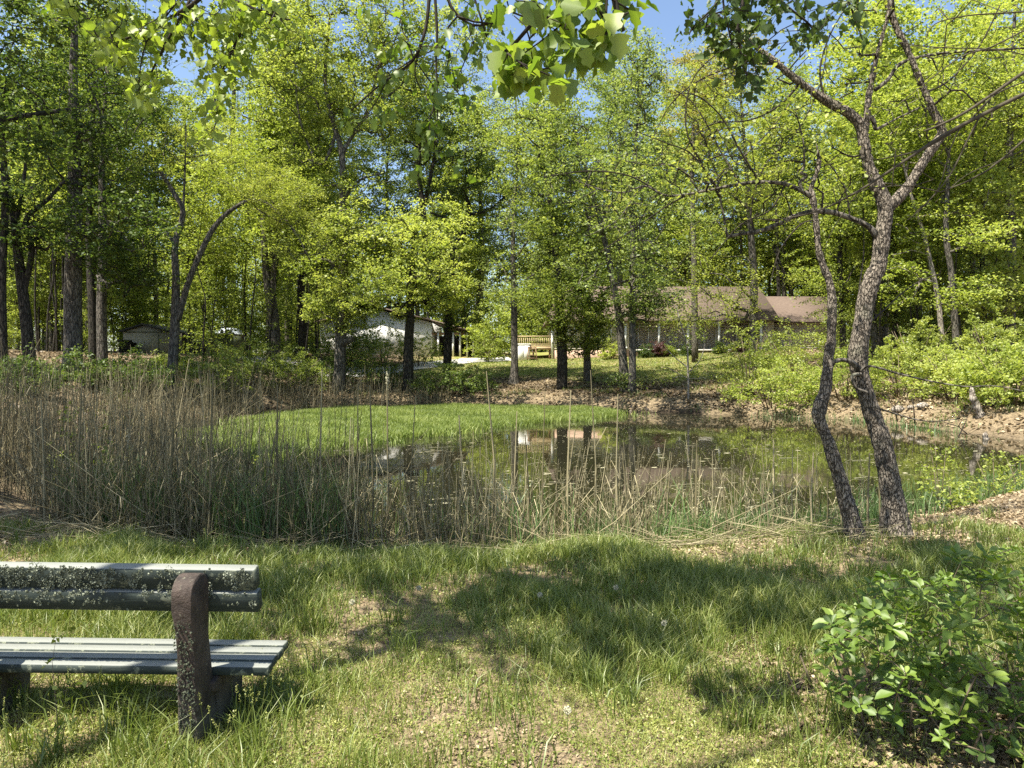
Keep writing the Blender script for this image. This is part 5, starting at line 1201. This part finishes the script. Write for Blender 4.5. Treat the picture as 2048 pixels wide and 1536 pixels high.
tips = w_.grow(cl, rs, .5, .14, .03, .0, .08)
b = Buf(); w_.mesh(b, .0022, .42, 5, 4, r_max=.008); b.build('stems', M['twig'], t, smooth=True)
base, dr, nr, sz, tn = [], [], [], [], []
for i in tips:
    p = w_.pos[i]; par = w_.pos[w_.par[i]]; ax = p - par; ax /= np.linalg.norm(ax) + 1e-9; ax = ax * .5 + np.array([0, -.12, .8]); ax /= np.linalg.norm(ax)
    u = np.cross(ax, [1, .3, 0]); u /= np.linalg.norm(u); v_ = np.cross(ax, u); m_ = rs.randint(6, 10); ph = rs.uniform(0, 6.28); s0 = rs.uniform(.050, .098); tn0 = rs.normal(.5, .14)
    for j in range(m_):
        th = ph + j * 2.399; inner = j / m_; el_ = .15 + .8 * inner
        d = (u * math.cos(th) + v_ * math.sin(th)) * math.cos(el_) + ax * math.sin(el_)
        base.append(p - ax * .03 * (1 - inner)); dr.append(d); nr.append(ax * math.cos(el_) - (u * math.cos(th) + v_ * math.sin(th)) * math.sin(el_) + rs.normal(0, .22, 3)); sz.append(s0 * (1.05 - .55 * inner) * rs.uniform(.8, 1.15)); tn.append(tn0 + .25 * inner + rs.normal(0, .1))
base, dr, nr, sz, tn = map(np.array, (base, dr, nr, sz, tn)); kind_ = rs.randint(0, 3, len(base)); vs = []
for q_, T_ in enumerate((T_OVAL, template(OVAL_R, (.7, .35), .42, .5), template([(0, 0), (.2, .07), (.42, .15), (.64, .19), (.84, .13), (1, 0)], (.7, .35), -.12, .42))):
    k = kind_ == q_; vs.append(leaf_shapes(T_, base[k], dr[k], nr[k], sz[k], tn[k]))
V, FS, tt = join(vs); mk_mesh('leaves', V, FS, M['leaf_shrub'], t, tt)

# ------------------------------------------------------------------ lawn
rs = np.random.RandomState(31)
def pts_near(n, y0, y1, p=1.0, side=.80):
    Y = y0 + (y1 - y0) * rs.uniform(0, 1, n) ** p; X = rs.uniform(-1, 1, n) * (side * Y + .6)
    return X, Y
def patch(x, y): return sn(x, y, 1.15, 4) + .6 * sn(x, y, 3.1, 8) + .35 * sn(x, y, 7.5, 3)
P_ = []
X, Y = pts_near(400000, 2.7, 8.2, .85)
d = patch(X, Y); dens = sm((d + .75 - .55 * sm((4.5 - Y) / 1.2) + .25 * sm((Y - 4.4) / 1.2)) / 1.6) * (1 - .85 * sm((Y - 6.7) / .7) * sm((1.2 - sn(X, Y, 2.0, 1)) / 1.5)) * sm((pond_sd(X, Y) + .5) / .7)
dens *= 1 - .8 * sm((X - 1.2) / .5) * sm((4.6 - Y) / .8)
k = rs.rand(len(X)) < dens * .62
X, Y, d = X[k], Y[k], d[k]; n = len(X)
hh = rs.uniform(.05, .17, n) * (.75 + .5 * sm((d + .3) / 1.2)) * (.6 + .55 * sm((Y - 3.6) / 1.4))
P_.append(blades(np.column_stack([X, Y, gz(X, Y) - .005]), hh, rs.uniform(.0035, .0065, n) * (1 + .12 * (Y - 3)), rs.uniform(.1, .9, n), .48 + .1 * d + rs.normal(0, .23, n), rs))
# tussocks of longer blades
X0_, Y0_ = pts_near(230, 3.1, 8.6, 1.0)
for x, y in list(zip(X0_, Y0_)) + [(-1.95, 3.55), (-1.75, 3.3), (-2.1, 3.25), (-1.25, 3.35), (-1.62, 3.2), (-1.4, 3.1), (-1.15, 3.6), (-2.3, 3.35), (.45, 3.95), (.52, 4.0), (.9, 4.1), (1.05, 3.9), (-2.4, 3.9)]:
    m_ = rs.randint(18, 60); r = rs.uniform(.03, .1); xx = x + rs.normal(0, r, m_); yy = y + rs.normal(0, r, m_)
    P_.append(blades(np.column_stack([xx, yy, gz(xx, yy) - .005]), rs.uniform(.10, .26, m_), rs.uniform(.004, .008, m_), rs.uniform(.15, .9, m_), .38 + rs.normal(0, .14, m_), rs, .6))
# long stems with seed heads
n = 230; X, Y = pts_near(n, 3.1, 7.4, 1.2)
xs_ = np.concatenate([X, rs.normal(-1.22, .13, 16), rs.normal(-2.25, .12, 14)]); ys_ = np.concatenate([Y, rs.normal(3.32, .12, 16), rs.normal(3.2, .08, 14)]); n = len(xs_)
B = np.column_stack([xs_, ys_, gz(xs_, ys_)]); hgt = rs.uniform(.16, .34, n); Tp = B + np.column_stack([rs.normal(0, .03, n), rs.normal(0, .03, n), hgt])
P_.append(stalks(B, Tp, np.full(n, .0016), .5 + rs.normal(0, .1, n), rs))
ax = (Tp - B) / np.linalg.norm(Tp - B, axis=1)[:, None]; hl = rs.uniform(.025, .055, n)
kk = 26; hp = np.repeat(Tp, kk, 0) + np.repeat(ax, kk, 0) * (rs.uniform(-.1, 1, n * kk) * np.repeat(hl, kk))[:, None] + rs.normal(0, .0028, (n * kk, 3))
P_.append(leaf_quads(hp, .008, .85 + rs.normal(0, .12, n * kk), rs, 1.0, .5))
V, FS, tt = join(P_)
tag(mk_mesh('lawn_grass', V, FS, M['grass'], tint=tt), 'uneven long green grass of the near lawn with seed heads', 'grass', kind='stuff')
# small-leaved weeds
X, Y = pts_near(420000, 2.7, 7.4, 1.5); d = sn(X, Y, 1.4, 12) + .6 * sn(X, Y, 4.1, 5)
k = rs.rand(len(X)) < sm((d + 1.25 + .5 * sn(X, Y, 8.5, 4)) / 1.0) * .95 * (1 - .6 * sm((Y - 5.2) / 1.2)) * (1 - .75 * sm((X - 1.3) / .5) * sm((4.4 - Y) / .6)); X, Y, d = X[k], Y[k], d[k]; n = len(X)
C = np.column_stack([X, Y, gz(X, Y) + rs.uniform(.003, .065, n) * (.45 + .55 * sm(d))])
a = leaf_quads(C, (.0105 + .004 * sn(X, Y, 5.3, 6)) * rs.choice([.6, 1, 1.5], n, p=[.4, .45, .15]), .45 + .14 * d + .16 * sn(X, Y, 3.3, 15) + rs.normal(0, .24, n), rs, .75, .7)
n2 = 60000; i_ = rs.choice(n, n2); b2 = blades(np.column_stack([X[i_], Y[i_], gz(X[i_], Y[i_])]), rs.uniform(.02, .09, n2), np.full(n2, .0026), rs.uniform(.2, 1, n2), .6 + rs.normal(0, .15, n2), rs)
V, FS, tt = join([a, b2])
tag(mk_mesh('weed_cover', V, FS, M['weed'], tint=tt), 'tiny pale yellow-green weeds carpeting the near ground', 'weeds', kind='stuff')
# dry leaf litter: near lawn, shore, far banks and woods
L_ = []
def litter(X, Y, size, lift, tint=.5, tv=.22, tilt=.35):
    n = len(X); C = np.column_stack([X, Y, gz(X, Y) + rs.uniform(.002, lift, n)])
    L_.append(leaf_quads(C, size, tint + rs.normal(0, tv, n), rs, tilt, .7, .22))
X, Y = pts_near(80000, 2.7, 7.5, 1.2); k = rs.rand(len(X)) < sm((-sn(X, Y, 1.5, 12) * .8 - .5 * sn(X, Y, 4.1, 5) + .3) / 1.2) * .8 + .1; k &= rs.rand(len(X)) < .6; litter(X[k], Y[k], .022, .012, .55)
X, Y = pts_near(16000, 6.2, 8.9, 1.0); k = rs.rand(len(X)) < sm((Y - 6.4) / .8); litter(X[k], Y[k], .04, .02, .62)
X = rs.uniform(1.2, 3.0, 5000); Y = rs.uniform(2.8, 5.0, 5000); litter(X, Y, .038, .02, .42)
X = rs.uniform(4.2, 9, 9000); Y = rs.uniform(7.2, 13, 9000); k = pond_sd(X, Y) > -.1; litter(X[k], Y[k], .05, .03, .55)
X = rs.uniform(-26, 34, 150000); Y = rs.uniform(16, 62, 150000); dd = pond_sd(X, Y); la = lawn_amt(X, Y, dd)
k = (dd > .25) & (sn(X, Y, 1.7, 8) + .5 * sn(X, Y, 4.5, 2) > -.75 + rs.normal(0, .3, len(X))) & (rs.rand(len(X)) < (1 - .93 * la) * np.where(X > 6, 1, .75) * np.clip(1.25 - dd / 40, .2, 1)); litter(X[k], Y[k], .15, .05, .12 + 0.36 * sm((X[k] - 8) / 6) + .2 * sn(X[k], Y[k], 1.1, 3), .24, .5)  # middle and left litter tinted darker, standing in for tree shade
V, FS, tt = join(L_)
tag(mk_mesh('leaf_litter', V, FS, M['litter'], tint=tt), 'dry tan fallen leaves strewn over banks and bare soil', 'leaf litter', kind='stuff')
# far lawn blades and bank grass
X = rs.uniform(-9, 22, 130000); Y = rs.uniform(36, 60, 130000); k = rs.rand(len(X)) < lawn_amt(X, Y) * .8; X, Y = X[k], Y[k]; n = len(X)
c1 = blades(np.column_stack([X, Y, gz(X, Y) - .01]), rs.uniform(.05, .13, n), np.full(n, .03), rs.uniform(.2, .9, n), .62 + .12 * sn(X, Y, .7) + rs.normal(0, .15, n), rs)
X = rs.uniform(-22, 30, 60000); Y = rs.uniform(18, 42, 60000); dd = pond_sd(X, Y); k = (dd > 0) & (dd < 6) & (sn(X, Y, 1.1, 6) > .25); X, Y = X[k], Y[k]; n = len(X)
c2 = blades(np.column_stack([X, Y, gz(X, Y) - .01]), rs.uniform(.08, .3, n), np.full(n, .02), rs.uniform(.2, .9, n), .5 + rs.normal(0, .15, n), rs)
V, FS, tt = join([c1, c2])
tag(mk_mesh('far_grass', V, FS, M['grass'], tint=tt), 'mown sunlit grass between the far bank and the house', 'grass', kind='stuff')

# ------------------------------------------------------------------ reeds
rs = np.random.RandomState(41)
R_ = []; G_ = []
def reed_bed(pxr, yr, n, hgt, tint, lean=.2, sd=(-9, 1.2), clump=0.35, r=.0042, dead=.2):
    px = rs.uniform(*pxr, n); Y = rs.uniform(*yr, n); X = gx(px, Y); dd = pond_sd(X, Y)
    k = (dd > sd[0]) & (dd < sd[1]) & (sn(X, Y, 2.6, 3) + .6 * sn(X, Y, 6.3, 2) > -1.0 + clump * 2 * rs.rand(n)); X, Y = X[k], Y[k]; n = len(X)
    h = hgt * rs.beta(2.0, 2.3, n) * 1.75 + .2
    B = np.column_stack([X, Y, np.minimum(gz(X, Y), WATER + .6) - .05])
    az_ = rs.uniform(0, 6.28, n); ln = np.abs(rs.normal(0, lean, n)); br = rs.rand(n) < dead; ln[br] = rs.uniform(.4, 1.6, br.sum())
    T_ = B + np.column_stack([np.cos(az_) * ln * h, np.sin(az_) * ln * h * .6, h / np.sqrt(1 + ln ** 2)])
    R_.append(stalks(B, T_, r * rs.uniform(.7, 1.35, n) * (1 + Y / 60), tint + rs.normal(0, .26, n) + .12 * sn(X, Y, 1.3, 5), rs, .025))
    m_ = int(n * 1.25); i_ = rs.choice(n, m_); t_ = rs.uniform(.1, .85, m_)[:, None]; Q = B[i_] * (1 - t_) + T_[i_] * t_
    hl_ = rs.uniform(.12, .42, m_); R_.append(blades(Q, hl_, rs.uniform(.004, .010, m_), rs.uniform(.3, 1.5, m_), tint - .05 + rs.normal(0, .2, m_), rs, 1.3))
    return B
reed_bed((-120, 720), (7.5, 9.6), 2300, 1.15, .44); reed_bed((-140, 400), (9.4, 15), 1900, 1.35, .38, sd=(-9, 2.5)); reed_bed((-150, 640), (14, 24), 1700, 1.3, .36, sd=(-3.5, 2.5))
reed_bed((690, 1000), (7.6, 8.9), 430, .85, .55, .2, dead=.2); reed_bed((980, 1300), (7.7, 8.9), 340, .8, .62, .2, dead=.2); reed_bed((1290, 1720), (8.0, 9.6), 260, .75, .7, .2, dead=.25); reed_bed((440, 900), (36.5, 41.5), 1400, 1.2, .34, sd=(-1.2, 2.0), r=.008); reed_bed((180, 520), (24, 38), 1800, 1.5, .4, sd=(-1.5, 2.5), r=.007)
# stems lying at the foot of the reeds
X = gx(rs.uniform(-100, 1750, 900), 7.9); Y = rs.uniform(7.3, 8.6, 900); B = np.column_stack([X, Y, gz(X, Y) + rs.uniform(.005, .06, 900)]); L = rs.uniform(.2, 1.1, 900); th = rs.normal(0, .5, 900) + np.pi * (rs.rand(900) < .5)
R_.append(stalks(B, B + np.column_stack([np.cos(th) * L, np.sin(th) * L * .5, rs.uniform(-.02, .22, 900)]), rs.uniform(.003, .006, 900), .62 + rs.normal(0, .2, 900), rs))
V, FS, tt = join(R_)
tag(mk_mesh('reed_bed', V, FS, M['reed'], tint=tt), 'dense brown and tan dead reeds along the near shore', 'reeds', kind='stuff')
# fresh green reed shoots and shore grass
def shoots(pxr, yr, n, h, w_, tint, lean=(.1, .5), sdr=(-2, .9)):
    px = rs.uniform(*pxr, n); Y = rs.uniform(*yr, n); X = gx(px, Y); dd = pond_sd(X, Y); k = (dd > sdr[0]) & (dd < sdr[1]) & (sn(X, Y, 2.1, 9) > -.45); X, Y = X[k], Y[k]; n = len(X)
    G_.append(blades(np.column_stack([X, Y, np.maximum(gz(X, Y), WATER - .1) - .02]), rs.uniform(*h, n), np.full(n, w_) * rs.uniform(.6, 1.2, n), rs.uniform(*lean, n), tint + rs.normal(0, .15, n), rs, .5))
shoots((-100, 1750), (7.6, 9.4), 1300, (.3, .95), .014, .45); shoots((1180, 1760), (7.6, 9.6), 5200, (.15, .5), .008, .6); shoots((-100, 700), (7.5, 10), 4800, (.4, 1.2), .011, .35)
shoots((1700, 2150), (9.5, 16), 3600, (.12, .45), .010, .5, sdr=(-1.5, .6)); shoots((300, 1250), (7.3, 8.3), 1400, (.08, .3), .006, .55); shoots((1500, 2060), (24, 33), 4200, (.15, .45), .022, .5, sdr=(-1.2, .5))
V, FS, tt = join(G_)
tag(mk_mesh('shore_grass', V, FS, M['reed_green'], tint=tt), 'fresh green shoots and grasses at the water edge', 'shore grass', kind='stuff')
# single stalks that stand out above the rest
def single(px, pyt, Y, w_=5.5, dx=0, tint=.65, fluff=False, lab=None):
    x = gx(px, Y); z0 = max(g1(x, Y), WATER - .1) - .05; top = P(px + dx, pyt, Y)
    t = thing('cattail' if fluff else 'reed_stalk', lab or 'lone tall tan reed stalk standing clear above the near reeds', 'cattail' if fluff else 'reed', (x, Y, z0), None if lab else 'tall reed stalks at the near shore')
    V, Fq, tt = stalks(np.array([[x, Y, z0]]), np.array([tuple(top)]), [w_ * Y / F / 2], np.array([tint]), rs, .012); mk_mesh('stem', V, [Fq], M['reed'], t, tt)
    if fluff:
        n = 220; a = rs.uniform(0, 1, n); ax = np.array(top) - np.array([x, Y, z0]); ax /= np.linalg.norm(ax); C = np.array(top) + ax * ((a - .75) * .24)[:, None] + rs.normal(0, .011, (n, 3)) * np.sin(np.pi * np.clip(a, .08, .92))[:, None]
        V, Fq, tt = leaf_quads(C, .022, .9 + rs.normal(0, .1, n), rs, 1.0, .5); mk_mesh('seed_head', V, [Fq], M['speck'], t, tt)
for px, py, dx in [(716, 762, 0), (745, 770, -6), (815, 790, 16), (985, 742, -12), (1082, 782, 8), (1136, 780, 6), (1238, 788, -2), (1185, 740, -4), (1020, 822, 14), (1270, 905, -25), (1390, 880, 4), (1545, 880, 2), (1585, 900, 0), (1625, 905, 2), (1735, 905, 4), (1760, 920, -3), (640, 740, 4), (560, 770, -5), (420, 745, 6), (330, 790, 18), (250, 770, -6), (160, 760, 4), (90, 800, -8), (505, 800, 60), (940, 830, -22), (1060, 870, -10), (1120, 860, 30), (1330, 905, 14), (1460, 930, -18), (1650, 960, 5)]:
    single(px, py, rs.uniform(7.9, 8.7), rs.uniform(4, 6.5), dx, rs.uniform(.4, .85))
single(778, 752, 9.2, 5, -4, .7, True, 'cattail with a pale burst seed head above the middle reeds'); single(252, 868, 9.0, 5, 4, .7, True, 'cattail with a white fluffy head among the dark left reeds')
# leafy young plants among the reeds and at the right shore
for i, (px, py, rx, h, lab, Y_) in enumerate([(605, 1080, 40, 190, 'young leafy plant among the reeds left of the open water', 9.4), (205, 1085, 40, 230, 'young leafy plant deep in the left reeds', 9.3), (505, 1040, 30, 160, 'small pale plant low in the left reeds', 9.8), (130, 1010, 30, 230, 'sprig with a bright leafy top above the far left reeds', 11),
      (1880, 1035, 46, 170, 'leafy sapling at the water just right of the gnarled trees', 10.6), (1905, 1060, 42, 80, 'low bright seedling bush on the right shore', 10.2), (1990, 1020, 46, 130, 'thin green shrub on the right shore near the photo edge', 11.4), (2040, 985, 40, 110, 'wispy green shrub cut by the right edge of the photo at the water', 12.6)]):
    q = Vector((gx(px, Y_), Y_, max(g1(gx(px, Y_), Y_), WATER - .1)))
    shrub('young_plant', lab, q, rx, h, 34, M['leaf_bright'] if i != 1 else M['leaf_mid'], .055, 9, 70 + i, tint=.6, sig=.06, stems=3, cat='plant', flat=.3, sr=.35)
# bare brush at the right bank
for i, (px, py) in enumerate([(1830, 850), (1795, 845), (1745, 835), (1900, 905)]):
    q = H(px, py); rs2 = np.random.RandomState(90 + i); w_ = Wood(); w_.node(q, -1, .02); w_.trunk([(q, .03), (q + Vector((rs2.normal(0, .2), 0, .6)), .02), (q + Vector((rs2.normal(0, .5), 0, 1.1)), .01)], 0)
    w_.grow([np.array(q) + np.array([rs2.normal(0, .7), rs2.normal(0, .5), rs2.uniform(.4, 1.5)]) for _ in range(22)], rs2, .3, .3, .02, 0)
    t = thing('dead_brush', ['leafless dark brush on the litter bank right of the gnarled trees', 'leafless twiggy brush behind the forked gnarled trunk at the water', 'grey twiggy brush between the gnarled trunks at the far water edge', 'leafless brush at the water before the small stump'][i], 'brush', q); b = Buf(); w_.mesh(b, .006, .45, 5, 3); b.build('stems', M['twig_dark'], t)
# snag, stump, pale stones, fallen wood
def log(name, label, cat, path, matn, Y, seed=0, n=9):
    rs2 = np.random.RandomState(seed); k = Y / F; pts = smooth_path([(P(q[0], q[1], Y + (q[3] if len(q) > 3 else 0)), q[2] * k / 2) for q in path], 5)
    t = thing(name, label, cat, pts[0][0]); b = Buf(); b.tube([p + Vector(rs2.normal(0, r * .12, 3)) for p, r in pts], [r * rs2.uniform(.85, 1.15) for p, r in pts], n)
    p, r = pts[-1]
    for i in range(4): b.tube([p + Vector((rs2.normal(0, r * .5), rs2.normal(0, r * .5), -r)), p + Vector((rs2.normal(0, r * .6), 0, r * rs2.uniform(.5, 1.8)))], [r * .35, r * .05], 4)
    b.build('wood', M[matn], t, smooth=True); return t
q = H(1962, 832); log('snag', 'pale broken dead trunk leaning left over the litter bank', 'dead tree', [(1962, 834, 16), (1955, 815, 14), (1947, 798, 13), (1945, 785, 10), (1942, 776, 7)], 'bark_pale', q.y, 1)
q = H(1990, 812); log('fallen_log', 'short pale broken log lying behind the leaning snag', 'log', [(1966, 798, 8, .6), (1975, 803, 8, .6), (1984, 810, 6, .6)], 'bark_pale', q.y - .4, 2)
q = H(1972, 893); log('stump', 'small weathered stump with a dark hollow at the right water edge', 'stump', [(1974, 896, 16), (1972, 880, 11), (1970, 868, 9)], 'bark_pale', q.y, 3)
q = ground_hit(1520, 1062, 5); log('fallen_branch', 'dark dead branch arching over the shore mud between the reeds', 'branch', [(1470, 1068, 8), (1500, 1052, 11), (1540, 1050, 12), (1575, 1066, 11), (1602, 1052, 8), (1612, 1040, 5)], 'bark_dark', q.y, 4)
for i, (px, py, s_) in enumerate([(1797, 822, 15), (1846, 814, 13), (1822, 816, 8)]):
    q = H(px, py); r = s_ * q.y / F; rs2 = np.random.RandomState(i); bm_ = Buf(); V = []; nn_ = 8
    for a in range(1, 5):
        for j in range(nn_):
            th = 6.283 * j / nn_; ph = math.pi * a / 5; V.append(q + Vector((r * math.sin(ph) * math.cos(th) * rs2.uniform(.8, 1.2), r * .7 * math.sin(ph) * math.sin(th) * rs2.uniform(.8, 1.2), r * .55 * math.cos(ph) + r * .2)))
    V += [q + Vector((0, 0, r * .78)), q + Vector((0, 0, -r * .3))]
    Fa = [(a * nn_ + j, a * nn_ + (j + 1) % nn_, (a + 1) * nn_ + (j + 1) % nn_, (a + 1) * nn_ + j) for a in range(3) for j in range(nn_)] + [(32, (j + 1) % nn_, j) for j in range(nn_)] + [(33, 24 + j, 24 + (j + 1) % nn_) for j in range(nn_)]
    bm_.add(V, Fa); o = bm_.build('stone', M['bark_pale'], None, smooth=True); tag(o, ['left pale stone on the bank beside the forked gnarled trunk', 'pale stone on the bank, right one of the three', 'smallest of three pale stones on the far bank'][i], 'stone', 'pale stones on the far right bank')
# dandelion clocks in the lawn
for i, (px, py) in enumerate([(838, 1176), (1080, 1190), (1328, 1246), (704, 1204), (1232, 1175), (1135, 1420)]):
    q = ground_hit(px, py + 46, 2.5); top = P(px, py, q.y)
    t = thing('dandelion', ['white dandelion clock in the sun at the left of the lawn shade', 'white dandelion clock in the middle of the shaded grass', 'white dandelion clock at the right of the shaded grass', 'white dandelion clock in the grass nearest to the bench end', 'faint dandelion clock at the far lawn edge under the reeds', 'low white dandelion clock in the sunny foreground weeds'][i], 'dandelion', q)
    V, Fq, tt = stalks(np.array([tuple(q)]), np.array([tuple(top)]), [.002], np.array([.5]), rs); mk_mesh('stem', V, [Fq], M['grass'], t, tt)
    v_ = rs.normal(0, 1, (260, 3)); v_ /= np.linalg.norm(v_, axis=1)[:, None]; V, Fq, tt = leaf_quads(np.array(top) + v_ * (.019 * rs.uniform(.75, 1.05, (260, 1))), .008, .95 + rs.normal(0, .05, 260), rs, 1.0); mk_mesh('seed_head', V, [Fq], M['speck'], t, tt)
# leafy stem growing through the bench
q = Vector((-2.1, 3.31, g1(-2.1, 3.31))); shrub('young_plant', 'thin stem with few leaves growing up behind the bench seat', q, 26, 290, 9, M['leaf_bright'], .035, 5, 88, tint=.4, sig=.03, stems=1, cat='plant', flat=.5, sr=.12)
